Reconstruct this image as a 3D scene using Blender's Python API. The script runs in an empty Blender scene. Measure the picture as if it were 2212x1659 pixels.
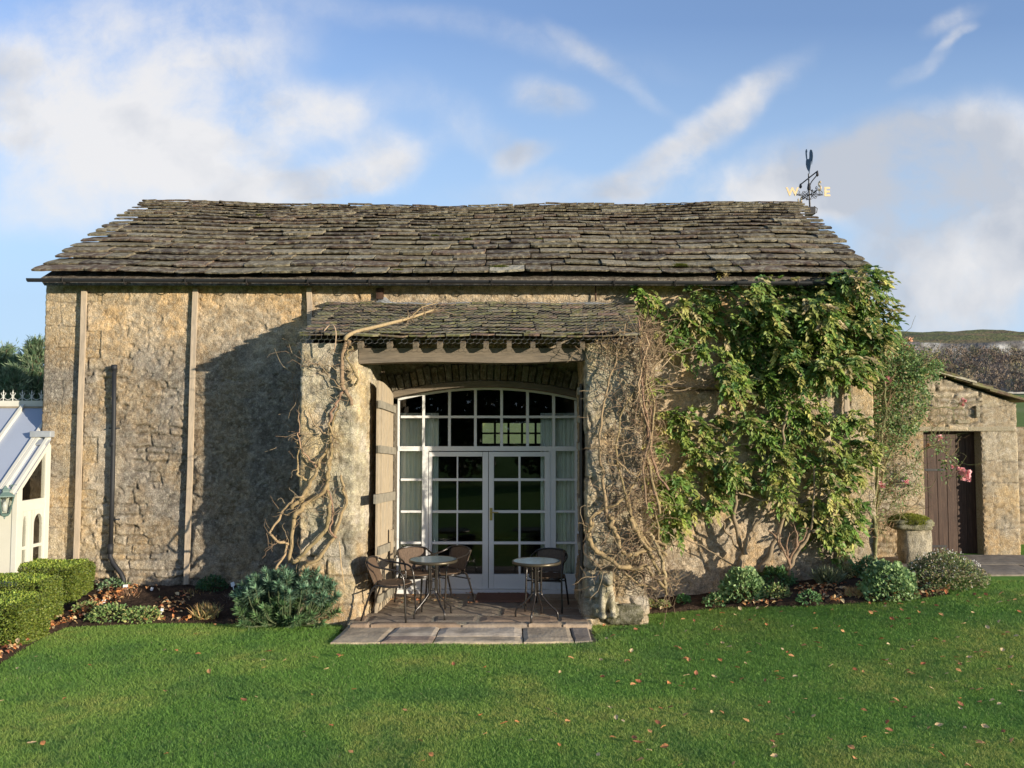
import bpy, math, random
import numpy as np
from mathutils import Vector, Matrix
random.seed(7); RNG = np.random.default_rng(11)
S = bpy.context.scene
COL = S.collection
R = math.radians
# ------------------------------------------------------------------ camera, sky, sun, exposure
EYE = 2.38; FPX = 1800.0; PITCH = R(3.13)
cam = bpy.data.cameras.new('camera'); cam.sensor_width = 36; cam.lens = 36*FPX/2212
cam.clip_start = 0.1; cam.clip_end = 6000
camo = bpy.data.objects.new('camera', cam); COL.objects.link(camo)
camo.location = (0, 0, EYE); camo.rotation_euler = (R(90)+PITCH, 0, 0)
S.camera = camo
S.view_settings.view_transform = 'Standard'; S.view_settings.look = 'None'
S.view_settings.gamma = 1; S.view_settings.exposure = 0.80
SUN = Vector((0.80, -0.60, 0)).normalized(); ELEV = R(8.0)
SUNV = Vector((SUN.x*math.cos(ELEV), SUN.y*math.cos(ELEV), math.sin(ELEV)))
sl = bpy.data.lights.new('sun', 'SUN'); sl.energy = 4.2; sl.angle = R(0.6); sl.color = (1.0, 0.885, 0.705)
so = bpy.data.objects.new('sun', sl); COL.objects.link(so)
so.rotation_euler = (-SUNV).to_track_quat('-Z', 'Y').to_euler(); so.location = (30, -30, 20)

W = bpy.data.worlds.new("World"); S.world = W; W.use_nodes = True
nt = W.node_tree; nt.nodes.clear()
def N(t, **k):
    n = nt.nodes.new(t)
    for a, b in k.items(): setattr(n, a, b)
    return n
def M(op, a, b=None, c=None, clamp=False):
    n = nt.nodes.new('ShaderNodeMath'); n.operation = op; n.use_clamp = clamp
    for i, v in enumerate((a, b, c)):
        if v is None: continue
        if hasattr(v, 'is_output') or isinstance(v, bpy.types.NodeSocket): nt.links.new(v, n.inputs[i])
        else: n.inputs[i].default_value = v
    return n.outputs[0]
sky = N('ShaderNodeTexSky'); sky.sky_type = 'NISHITA'; sky.sun_disc = False
sky.sun_elevation = ELEV; sky.sun_rotation = math.atan2(SUN.x, SUN.y); sky.air_density = 1.0; sky.dust_density = 0.4; sky.ozone_density = 2.2
tc = N('ShaderNodeTexCoord'); sp = N('ShaderNodeSeparateXYZ'); nt.links.new(tc.outputs['Generated'], sp.inputs[0])
ay = M('MAXIMUM', M('ABSOLUTE', sp.outputs[1]), 0.12)
aa = M('DIVIDE', sp.outputs[0], ay); bb = M('DIVIDE', sp.outputs[2], ay)
cm = N('ShaderNodeCombineXYZ'); nt.links.new(aa, cm.inputs[0]); nt.links.new(bb, cm.inputs[1])
nz = N('ShaderNodeTexNoise'); nz.inputs['Scale'].default_value = 5.0; nz.inputs['Detail'].default_value = 5; nz.inputs['Roughness'].default_value = 0.55
nt.links.new(cm.outputs[0], nz.inputs['Vector'])
vs = N('ShaderNodeVectorMath'); vs.operation = 'MULTIPLY_ADD'; nt.links.new(nz.outputs['Color'], vs.inputs[0])
vs.inputs[1].default_value = (0.09, 0.07, 0); nt.links.new(cm.outputs[0], vs.inputs[2])
vo = N('ShaderNodeVectorMath'); vo.operation = 'SUBTRACT'; nt.links.new(vs.outputs[0], vo.inputs[0]); vo.inputs[1].default_value = (0.045, 0.035, 0)
CLOUDS = [  # u, v, ru, rv, angle(deg, up right positive), strength
 (120, 290, 330, 130, -8, 1.0), (330, 250, 220, 100, 0, .8), (640, 230, 240, 105, 0, 1.0), (790, 360, 190, 85, 25, 1.15), (480, 340, 260, 90, -8, .9), (600, 420, 290, 50, 12, .85), (40, 180, 130, 150, 60, .7),
 (180, 80, 640, 190, 8, .8), (250, 440, 460, 110, 0, .7), (420, 130, 260, 70, 10, .45), (1570, 235, 280, 60, 38, .95), (1400, 350, 160, 60, 30, .8), (1180, 195, 125, 60, -5, .78), (1140, 325, 110, 36, 20, .65), (1000, 250, 260, 70, -30, .45),
 (1330, 140, 230, 34, -38, .40), (1880, 340, 430, 130, 10, 1.1), (2150, 420, 340, 240, 0, 1.15), (2040, 620, 300, 170, 0, 1.0), (1700, 420, 320, 60, 8, .7), (2080, 30, 110, 36, 20, .6), (2090, 70, 80, 20, 25, .6), (2000, 140, 110, 30, 28, .45), (1300, 400, 460, 60, 3, .6), (1100, 60, 500, 60, -12, .35),
]
acc = None
for (u, v, ru, rv, an, st) in CLOUDS:
    mp = N('ShaderNodeMapping'); mp.vector_type = 'TEXTURE'
    mp.inputs['Location'].default_value = ((u-1106)/FPX, (928-v)/FPX, 0)
    mp.inputs['Rotation'].default_value = (0, 0, R(an)); mp.inputs['Scale'].default_value = (ru*1.2/FPX, rv*1.2/FPX, 1)
    nt.links.new(vo.outputs[0], mp.inputs['Vector'])
    ln = N('ShaderNodeVectorMath'); ln.operation = 'LENGTH'; nt.links.new(mp.outputs[0], ln.inputs[0])
    mr = N('ShaderNodeMapRange'); mr.interpolation_type = 'SMOOTHSTEP'; nt.links.new(ln.outputs['Value'], mr.inputs[0])
    mr.inputs[1].default_value = 1.0; mr.inputs[2].default_value = 0.15; mr.inputs[3].default_value = 0; mr.inputs[4].default_value = st
    acc = mr.outputs[0] if acc is None else M('ADD', acc, mr.outputs[0])
acc = M('MINIMUM', acc, 1.2)
n2 = N('ShaderNodeTexNoise'); n2.inputs['Scale'].default_value = 5.5; n2.inputs['Detail'].default_value = 10; n2.inputs['Roughness'].default_value = 0.62
nt.links.new(vo.outputs[0], n2.inputs['Vector'])
msk = M('MULTIPLY', acc, M('MULTIPLY_ADD', n2.outputs[0], 3.3, -0.70))
mk = N('ShaderNodeMapRange'); mk.interpolation_type = 'SMOOTHSTEP'; nt.links.new(msk, mk.inputs[0]); mk.inputs[1].default_value = 0.04; mk.inputs[2].default_value = 1.25
mk.inputs[4].default_value = 0.93
# cloud tone: a broad noise plus density decides grey or white
n3 = N('ShaderNodeTexNoise'); n3.inputs['Scale'].default_value = 5.5; n3.inputs['Detail'].default_value = 8
vsh = N('ShaderNodeVectorMath'); vsh.operation = 'ADD'; nt.links.new(vo.outputs[0], vsh.inputs[0]); vsh.inputs[1].default_value = (3.1, -1.7, 0)
nt.links.new(vsh.outputs[0], n3.inputs['Vector'])
tone = M('ADD', M('MULTIPLY', M('SUBTRACT', n3.outputs[0], 0.5), 1.9), M('ADD', M('MULTIPLY', acc, 0.22), M('MULTIPLY_ADD', aa, 0.30, 0.52)))
cr = N('ShaderNodeValToRGB'); nt.links.new(tone, cr.inputs[0])
cr.color_ramp.elements[0].position = 0.62; cr.color_ramp.elements[0].color = (3.5, 3.45, 3.45, 1)
cr.color_ramp.elements[1].position = 1.15 if False else 1.0; cr.color_ramp.elements[1].color = (2.2, 2.34, 2.62, 1)
# pale veil towards the skyline
hz = N('ShaderNodeMapRange'); nt.links.new(bb, hz.inputs[0]); hz.inputs[1].default_value = 0.50; hz.inputs[2].default_value = 0.16; hz.inputs[3].default_value = 0.1; hz.inputs[4].default_value = 0.9
mxh = N('ShaderNodeMix'); mxh.data_type = 'RGBA'; nt.links.new(hz.outputs[0], mxh.inputs[0])
tint = N('ShaderNodeMix'); tint.data_type = 'RGBA'; tint.blend_type = 'MULTIPLY'; tint.inputs[0].default_value = 1
nt.links.new(sky.outputs[0], tint.inputs[6]); tint.inputs[7].default_value = (1.06, 1.0, 1.18, 1)
nt.links.new(tint.outputs[2], mxh.inputs[6]); mxh.inputs[7].default_value = (1.95, 2.75, 3.7, 1)
mx = N('ShaderNodeMix'); mx.data_type = 'RGBA'; nt.links.new(mk.outputs[0], mx.inputs[0]); nt.links.new(mxh.outputs[2], mx.inputs[6]); nt.links.new(cr.outputs[0], mx.inputs[7])
bg = N('ShaderNodeBackground'); nt.links.new(mx.outputs[2], bg.inputs[0]); bg.inputs[1].default_value = 0.145
out = N('ShaderNodeOutputWorld'); nt.links.new(bg.outputs[0], out.inputs[0])

# ------------------------------------------------------------------ geometry of the view, used only to measure real positions
CP, SP = math.cos(PITCH), math.sin(PITCH)
def at(u, v, Y):
    a = (u-1106)/FPX; b = (829.5-v)/FPX
    t = Y/(CP-b*SP)
    return Vector((a*t, Y, EYE+(SP+b*CP)*t))
def gp(u, v, z):
    a = (u-1106)/FPX; b = (829.5-v)/FPX
    t = (z-EYE)/(SP+b*CP)
    return Vector((a*t, (CP-b*SP)*t, z))
YW, YD, YP = 12.0, 12.35, 10.7
# ------------------------------------------------------------------ noise
TAB = np.random.default_rng(5).random((256, 256))
def vn(x, y, s=0):
    xi = np.floor(x).astype(int); yi = np.floor(y).astype(int); fx = x-xi; fy = y-yi
    fx = fx*fx*(3-2*fx); fy = fy*fy*(3-2*fy); xi = xi+s*37; yi = yi+s*91
    g = lambda i, j: TAB[(xi+i) & 255, (yi+j) & 255]
    return (g(0,0)*(1-fx)+g(1,0)*fx)*(1-fy)+(g(0,1)*(1-fx)+g(1,1)*fx)*fy
def fbm(x, y, f=1.0, o=4, s=0, r=.5):
    x = np.asarray(x, float); y = np.asarray(y, float)
    v = 0; a = 1; t = 0
    for k in range(o):
        v = v+a*vn(x*f+13.7*k, y*f+5.1*k, s+k); t += a; a *= r; f *= 2.03
    return v/t
def ss(a, b, x):
    t = np.clip((np.asarray(x, float)-a)/(b-a), 0, 1); return t*t*(3-2*t)
def inpoly(px, py, poly):
    px = np.asarray(px); py = np.asarray(py); c = np.zeros(px.shape, bool); n = len(poly)
    for i in range(n):
        x1, y1 = poly[i]; x2, y2 = poly[(i+1) % n]
        m = ((y1 > py) != (y2 > py)) & (px < (x2-x1)*(py-y1)/((y2-y1) if y2 != y1 else 1e-9)+x1)
        c ^= m
    return c
# ------------------------------------------------------------------ materials
MATS = {}
def mat(name, c=(.5,.5,.5), rough=.85, attr=False, n=.25, ns=8., bump=.3, bs=30., bd=.01, metal=0, spec=.3, trans=0, c2=None, n2s=2., n2=0., stretch=None):
    if name in MATS: return MATS[name]
    m = bpy.data.materials.new(name); m.use_nodes = True; t = m.node_tree; L = t.links.new
    b = t.nodes['Principled BSDF']; b.inputs['Roughness'].default_value = rough; b.inputs['Metallic'].default_value = metal
    b.inputs['Specular IOR Level'].default_value = spec
    tcn = t.nodes.new('ShaderNodeTexCoord'); vec = tcn.outputs['Object']
    if stretch:
        mp = t.nodes.new('ShaderNodeMapping'); mp.inputs['Scale'].default_value = stretch; L(vec, mp.inputs[0]); vec = mp.outputs[0]
    if attr:
        src = t.nodes.new('ShaderNodeAttribute'); src.attribute_name = 'Col'; col = src.outputs['Color']
    else:
        src = t.nodes.new('ShaderNodeRGB'); src.outputs[0].default_value = (*c, 1); col = src.outputs[0]
    if c2 is not None:
        a = t.nodes.new('ShaderNodeTexNoise'); a.inputs['Scale'].default_value = n2s; a.inputs['Detail'].default_value = 6; L(vec, a.inputs[0])
        rr = t.nodes.new('ShaderNodeMapRange'); L(a.outputs[0], rr.inputs[0]); rr.inputs[1].default_value = .45; rr.inputs[2].default_value = .62; rr.inputs[4].default_value = n2
        mm = t.nodes.new('ShaderNodeMix'); mm.data_type = 'RGBA'; L(rr.outputs[0], mm.inputs[0]); L(col, mm.inputs[6]); mm.inputs[7].default_value = (*c2, 1); col = mm.outputs[2]
    if n > 0:
        a = t.nodes.new('ShaderNodeTexNoise'); a.inputs['Scale'].default_value = ns; a.inputs['Detail'].default_value = 8; a.inputs['Roughness'].default_value = .65; L(vec, a.inputs[0])
        rr = t.nodes.new('ShaderNodeMapRange'); L(a.outputs[0], rr.inputs[0]); rr.inputs[1].default_value = .25; rr.inputs[2].default_value = .75
        rr.inputs[3].default_value = 1-n; rr.inputs[4].default_value = 1+n
        mm = t.nodes.new('ShaderNodeVectorMath'); mm.operation = 'SCALE'; L(col, mm.inputs[0]); L(rr.outputs[0], mm.inputs['Scale']); col = mm.outputs[0]
    L(col, b.inputs['Base Color'])
    if bump > 0:
        a = t.nodes.new('ShaderNodeTexNoise'); a.inputs['Scale'].default_value = bs; a.inputs['Detail'].default_value = 6; L(vec, a.inputs[0])
        bp = t.nodes.new('ShaderNodeBump'); bp.inputs['Strength'].default_value = bump; bp.inputs['Distance'].default_value = bd
        L(a.outputs[0], bp.inputs['Height']); L(bp.outputs[0], b.inputs['Normal'])
    if trans > 0:
        tr = t.nodes.new('ShaderNodeBsdfTranslucent'); L(col, tr.inputs[0]); ms = t.nodes.new('ShaderNodeMixShader'); ms.inputs[0].default_value = trans
        o = t.nodes['Material Output']; L(b.outputs[0], ms.inputs[1]); L(tr.outputs[0], ms.inputs[2]); L(ms.outputs[0], o.inputs[0])
    MATS[name] = m; return m
def glassmat(name, tint=(.96,.98,.96), ior=1.5):
    if name in MATS: return MATS[name]
    m = bpy.data.materials.new(name); m.use_nodes = True; t = m.node_tree; t.nodes.clear(); L = t.links.new
    o = t.nodes.new('ShaderNodeOutputMaterial'); mx_ = t.nodes.new('ShaderNodeMixShader'); f = t.nodes.new('ShaderNodeFresnel'); f.inputs[0].default_value = ior
    g = t.nodes.new('ShaderNodeBsdfGlossy'); g.inputs['Roughness'].default_value = .01; tr = t.nodes.new('ShaderNodeBsdfTransparent'); tr.inputs[0].default_value = (*tint, 1)
    a = t.nodes.new('ShaderNodeTexNoise'); a.inputs['Scale'].default_value = 2.5; bp = t.nodes.new('ShaderNodeBump'); bp.inputs['Strength'].default_value = .04; L(a.outputs[0], bp.inputs['Height']); L(bp.outputs[0], g.inputs['Normal'])
    ml = t.nodes.new('ShaderNodeMath'); ml.operation = 'MULTIPLY'; ml.inputs[1].default_value = 1.8; ml.use_clamp = True; L(f.outputs[0], ml.inputs[0])
    L(ml.outputs[0], mx_.inputs[0]); L(tr.outputs[0], mx_.inputs[1]); L(g.outputs[0], mx_.inputs[2]); L(mx_.outputs[0], o.inputs[0])
    MATS[name] = m; return m
STONE = mat('stone_vc', attr=True, rough=.95, n=.62, ns=66, bump=1.0, bs=75, bd=.02, spec=.08, c2=(.40,.37,.30), n2s=19, n2=.32)
SLATE = mat('slate_vc', attr=True, rough=.85, n=.42, ns=16, bump=.7, bs=40, bd=.02, spec=.15, c2=(.33,.30,.215), n2s=11., n2=.6)
MOSSY = mat('slate_mossy', attr=True, rough=.9, n=.34, ns=22, bump=.6, bs=50, bd=.01, spec=.15, c2=(.20,.22,.07), n2s=8., n2=.6)
LEAF = mat('leaf_vc', attr=True, rough=.5, n=.12, ns=40, bump=0, spec=.4, trans=.28)
DRY = mat('dry_leaf_vc', attr=True, rough=.7, n=.15, ns=60, bump=0, spec=.25, trans=.15)
BARK = mat('bark_vc', attr=True, rough=.9, n=.3, ns=45, bump=.5, bs=70, bd=.006, spec=.15)
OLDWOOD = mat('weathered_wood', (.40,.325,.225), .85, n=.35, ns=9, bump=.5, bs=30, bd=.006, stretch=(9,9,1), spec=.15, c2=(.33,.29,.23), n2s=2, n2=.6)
BEAMW = mat('beam_wood', (.185,.15,.11), .85, n=.3, ns=7, bump=.5, bs=20, bd=.008, stretch=(1,8,8), spec=.15, c2=(.13,.11,.085), n2s=2, n2=.7)
DARKWOOD = mat('dark_plank', (.052,.026,.016), .6, n=.45, ns=7, bump=.5, bs=24, bd=.004, stretch=(10,10,.8), spec=.3, c2=(.095,.055,.035), n2s=3, n2=.5)
WHITE = mat('white_paint', (.78,.78,.76), .45, n=.03, ns=5, bump=.05, bs=12, bd=.004, spec=.4)
CREAM = mat('cream_render', (.60,.57,.47), .8, n=.05, ns=3, bump=.15, bs=60, bd=.004)
BLACK = mat('black_plastic', (.018,.019,.022), .6, n=.2, ns=10, bump=.1, spec=.4)
IRON = mat('dark_iron', (.025,.022,.022), .45, n=.2, ns=20, bump=.2, spec=.4)
TUBE = mat('tube_metal', (.030,.025,.022), .25, n=.1, ns=8, bump=0, metal=.25, spec=.6)
LEAD = mat('lead', (.34,.36,.38), .6, n=.2, ns=6, bump=.3, bs=9, bd=.02, metal=.2)
SOIL = mat('soil', (.045,.030,.022), .95, n=.5, ns=25, bump=.9, bs=45, bd=.03, spec=.1, c2=(.09,.06,.04), n2s=6, n2=.5)
PAVE = mat('flagstone_vc', attr=True, rough=.85, n=.28, ns=9, bump=.45, bs=25, bd=.012, spec=.2, c2=(.16,.125,.095), n2s=3.2, n2=.4)
GLASS = glassmat('window_glass'); CPAINT = mat('cream_paint', (.60,.58,.50), .5, n=.06, ns=4, bump=.05, bs=12, bd=.004, spec=.35)
ROOFGL = mat('roof_panel', (.34,.38,.46), .3, n=.06, ns=1.5, bump=0, spec=.6)
WICKER = mat('wicker', (.11,.073,.048), .6, n=.4, ns=60, bump=.8, bs=110, bd=.006, stretch=(1,1,.25))
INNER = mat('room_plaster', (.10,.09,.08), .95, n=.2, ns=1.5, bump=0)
CURT = mat('curtain_cloth', (.86,.88,.76), .9, n=.06, ns=6, bump=0)
# ------------------------------------------------------------------ object helpers
def tag(o, label=None, cat=None, group=None, kind=None):
    if label: o['label'] = label
    if cat: o['category'] = cat
    if group: o['group'] = group
    if kind: o['kind'] = kind
    return o
def link(o, parent=None):
    COL.objects.link(o)
    if parent:
        o.parent = parent
        o.matrix_parent_inverse = Matrix.Translation(-WORLDPOS.get(parent.name, Vector((0,0,0)))) if parent.name in WORLDPOS else Matrix.Identity(4)
    return o
WORLDPOS = {}
def empty(name, label, cat, loc=(0,0,0), group=None, abs_parts=True):
    """an Empty at the base; parts are modelled in world space when abs_parts"""
    o = bpy.data.objects.new(name, None); COL.objects.link(o); o.empty_display_size = .2
    o.location = loc
    if abs_parts: WORLDPOS[o.name] = Vector(loc)
    return tag(o, label, cat, group)
class MB:
    def __init__(s): s.v = []; s.f = []; s.c = []; s.col = (1,1,1)
    def add(s, vs, fs, col=None):
        k = len(s.v); s.v += [tuple(p) for p in vs]; s.f += [tuple(i+k for i in q) for q in fs]; s.c += [col or s.col]*len(vs); return s
    def box(s, a, b, col=None, M_=None):
        x0,y0,z0 = a; x1,y1,z1 = b
        vs = [Vector(p) for p in ((x0,y0,z0),(x1,y0,z0),(x1,y1,z0),(x0,y1,z0),(x0,y0,z1),(x1,y0,z1),(x1,y1,z1),(x0,y1,z1))]
        if M_ is not None: vs = [M_ @ p for p in vs]
        return s.add(vs, [(0,3,2,1),(4,5,6,7),(0,1,5,4),(1,2,6,5),(2,3,7,6),(3,0,4,7)], col)
    def bar(s, p, q, w, d, up=(0,0,1), col=None):
        """rectangular bar from p to q, w across, d along `up`"""
        p = Vector(p); q = Vector(q); t = (q-p).normalized(); u = Vector(up); a = t.cross(u).normalized(); u = a.cross(t).normalized()
        vs = [e + a*sx*w/2 + u*sz*d/2 for e in (p, q) for sx, sz in ((-1,-1),(1,-1),(1,1),(-1,1))]
        return s.add(vs, [(0,1,2,3),(7,6,5,4),(0,4,5,1),(1,5,6,2),(2,6,7,3),(3,7,4,0)], col)
    def tube(s, pts, r, n=6, col=None, smooth=0, closed=False):
        pts = [Vector(p) for p in pts]
        rs = list(r) if isinstance(r, (list, tuple)) else [r]*len(pts)
        if smooth and len(pts) > 2:
            P = []; Q = []
            for i in range(len(pts)-1):
                a = pts[max(i-1,0)]; b = pts[i]; c = pts[i+1]; d = pts[min(i+2,len(pts)-1)]
                for k in range(smooth):
                    t = k/smooth
                    P.append(.5*((2*b)+(c-a)*t+(2*a-5*b+4*c-d)*t*t+(3*b-a-3*c+d)*t**3)); Q.append(rs[i]*(1-t)+rs[i+1]*t)
            P.append(pts[-1]); Q.append(rs[-1]); pts, rs = P, Q
        vs = []; fs = []; m = len(pts); prev = None
        for i, p in enumerate(pts):
            if closed: t = pts[(i+1) % m]-pts[i-1]
            else: t = pts[min(i+1,m-1)]-pts[max(i-1,0)]
            t = t.normalized() if t.length > 1e-9 else Vector((0,0,1))
            if prev is None:
                prev = t.orthogonal().normalized()
            a = (prev - t*prev.dot(t))
            a = a.normalized() if a.length > 1e-6 else t.orthogonal().normalized()
            prev = a; b = t.cross(a)
            for k in range(n):
                an = 2*math.pi*k/n; vs.append(p+a*math.cos(an)*rs[i]+b*math.sin(an)*rs[i])
        for i in range(m if closed else m-1):
            j = (i+1) % m
            for k in range(n): fs.append((i*n+k, i*n+(k+1)%n, j*n+(k+1)%n, j*n+k))
        if not closed: fs += [tuple(range(n-1,-1,-1)), tuple((m-1)*n+k for k in range(n))]
        return s.add(vs, fs, col)
    def lathe(s, prof, c, n=16, col=None, sx=1, sy=1):
        c = Vector(c); vs = []; fs = []; m = len(prof)
        for (r_, z) in prof:
            for k in range(n):
                an = 2*math.pi*k/n; vs.append(c+Vector((math.cos(an)*r_*sx, math.sin(an)*r_*sy, z)))
        for i in range(m-1):
            for k in range(n): fs.append((i*n+k, i*n+(k+1)%n, (i+1)*n+(k+1)%n, (i+1)*n+k))
        fs += [tuple(range(n-1,-1,-1)), tuple((m-1)*n+k for k in range(n))]
        return s.add(vs, fs, col)
    def prism(s, poly, y0, y1, col=None):
        """outline in x,z extruded along y"""
        n = len(poly); vs = [(x,y0,z) for x,z in poly]+[(x,y1,z) for x,z in poly]
        return s.add(vs, [tuple(range(n)), tuple(range(2*n-1,n-1,-1))]+[(i,n+i,n+(i+1)%n,(i+1)%n) for i in range(n)], col)
    def build(s, name, m, parent=None, smooth=False, bevel=0):
        me = bpy.data.meshes.new(name); me.from_pydata(s.v, [], s.f); me.update()
        at_ = me.color_attributes.new('Col', 'FLOAT_COLOR', 'POINT')
        a = np.ones((len(s.v),4), np.float32); a[:,:3] = np.array(s.c, np.float32).reshape(-1,3); at_.data.foreach_set('color', a.ravel())
        me.materials.append(m)
        if smooth: me.polygons.foreach_set('use_smooth', [True]*len(me.polygons))
        o = bpy.data.objects.new(name, me); link(o, parent)
        if bevel:
            b = o.modifiers.new('bevel', 'BEVEL'); b.width = bevel; b.segments = 2; b.limit_method = 'ANGLE'
        return o
def npmesh(name, V, F, C, m, parent=None, smooth=False):
    V = np.asarray(V, np.float32); F = np.asarray(F, np.int32); k = F.shape[1]
    me = bpy.data.meshes.new(name); me.vertices.add(len(V)); me.vertices.foreach_set('co', V.ravel())
    me.loops.add(F.size); me.loops.foreach_set('vertex_index', F.ravel())
    me.polygons.add(len(F)); me.polygons.foreach_set('loop_start', np.arange(0, F.size, k, dtype=np.int32))
    me.polygons.foreach_set('use_smooth', np.full(len(F), smooth, bool))
    me.update(calc_edges=True)
    at_ = me.color_attributes.new('Col', 'FLOAT_COLOR', 'POINT')
    a = np.ones((len(V),4), np.float32); a[:,:3] = C; at_.data.foreach_set('color', a.ravel())
    me.materials.append(m); me.validate()
    o = bpy.data.objects.new(name, me); link(o, parent); return o
def gridfaces(nu, nv):
    i = np.arange(nu-1)[:,None]*nv+np.arange(nv-1)[None,:]
    return np.stack([i, i+nv, i+nv+1, i+1], -1).reshape(-1,4)
def mixc(a, b, t):
    a = np.asarray(a, float); b = np.asarray(b, float); t = np.asarray(t)[...,None]; return a*(1-t)+b*t
# ------------------------------------------------------------------ rubble masonry
def stones(x, z, ch, sw, seed, wob=.03):
    rg = np.random.default_rng(seed)
    zz = z+wob*(fbm(x, z*.3, 1.6, 2, seed)-.5)*2+.045*(fbm(x, z, 3.2, 3, seed+41)-.5)*2; x = x+.06*(fbm(x, z, 3.0, 3, seed+43)-.5)*2
    zb = [zz.min()-.3]
    while zb[-1] < zz.max()+.3: zb.append(zb[-1]+rg.uniform(*ch))
    zb = np.array(zb); ci = np.searchsorted(zb, zz)-1
    d = np.zeros(x.shape); hid = np.zeros(x.shape); h2 = np.zeros(x.shape)
    for c in np.unique(ci):
        m = ci == c; h = zb[c+1]-zb[c]
        xb = [x.min()-1]
        while xb[-1] < x.max()+1: xb.append(xb[-1]+rg.uniform(*sw)*(0.6+h/np.mean(ch)*.5))
        xb = np.array(xb); xx = x[m]+.02*(fbm(x[m]*2, z[m], 5, 2, seed+3)-.5)*2; si = np.searchsorted(xb, xx)-1
        dx = np.minimum(xx-xb[si], xb[si+1]-xx); dz = np.minimum(zz[m]-zb[c], zb[c+1]-zz[m])
        # rounded corner distance
        r_ = .035; ax = np.clip(r_-dx, 0, None); az = np.clip(r_-dz, 0, None)
        d[m] = np.minimum(np.minimum(dx, dz), r_-np.sqrt(ax**2+az**2))
        hh = rg.random(len(xb)); hh2 = rg.random(len(xb)); hid[m] = hh[si]; h2[m] = hh2[si]
    return d, hid, h2
PAL = np.array([(.34,.28,.19),(.38,.32,.22),(.29,.25,.18),(.36,.28,.17),(.27,.24,.18),(.41,.36,.27),(.32,.25,.16)])
def resample(path, res):
    P = np.array(path, float); seg = np.linalg.norm(np.diff(P, axis=0), axis=1); s = np.concatenate([[0], np.cumsum(seg)])
    if not hasattr(res, '__len__'): res = [res]*len(seg)
    t = np.concatenate([np.linspace(s[i], s[i+1], max(3, int(seg[i]/res[i])+1))[:-1] for i in range(len(seg))]+[[s[-1]]])
    X = np.interp(t, s, P[:,0]); Y = np.interp(t, s, P[:,1])
    for _ in range(3):
        X[1:-1] = (X[:-2]+2*X[1:-1]+X[2:])/4; Y[1:-1] = (Y[:-2]+2*Y[1:-1]+Y[2:])/4
    dx = np.gradient(X); dy = np.gradient(Y); l = np.hypot(dx, dy)+1e-9
    return t, X, Y, dy/l, -dx/l        # normal to the right of travel
def wallpath(name, parent, path, z0, z1, res, seed, style, hole=None, material=None, batter=None, flip=False, resz=None):
    t, X, Y, NX, NY = resample(path, res)
    nz_ = int((z1-z0)/(resz or res))+1; Z = np.linspace(z0, z1, nz_)
    T, ZZ = np.meshgrid(t, Z, indexing='ij'); XX = np.repeat(X[:,None], nz_, 1); YY = np.repeat(Y[:,None], nz_, 1)
    disp, C = style(T, ZZ, XX, YY, seed)
    if batter: disp = disp+batter(ZZ)
    V = np.stack([XX+NX[:,None]*disp, YY+NY[:,None]*disp, ZZ], -1).reshape(-1,3)
    F = gridfaces(len(t), nz_)
    if flip: F = F[:, ::-1]
    if hole is not None:
        cx = XX.reshape(-1)[F].mean(1); cy = YY.reshape(-1)[F].mean(1); cz = ZZ.reshape(-1)[F].mean(1)
        F = F[~hole(cx, cy, cz)]
    o = npmesh(name, V, F, np.clip(C, 0.01, .9).reshape(-1,3), material or STONE, parent, True)
    return o
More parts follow.
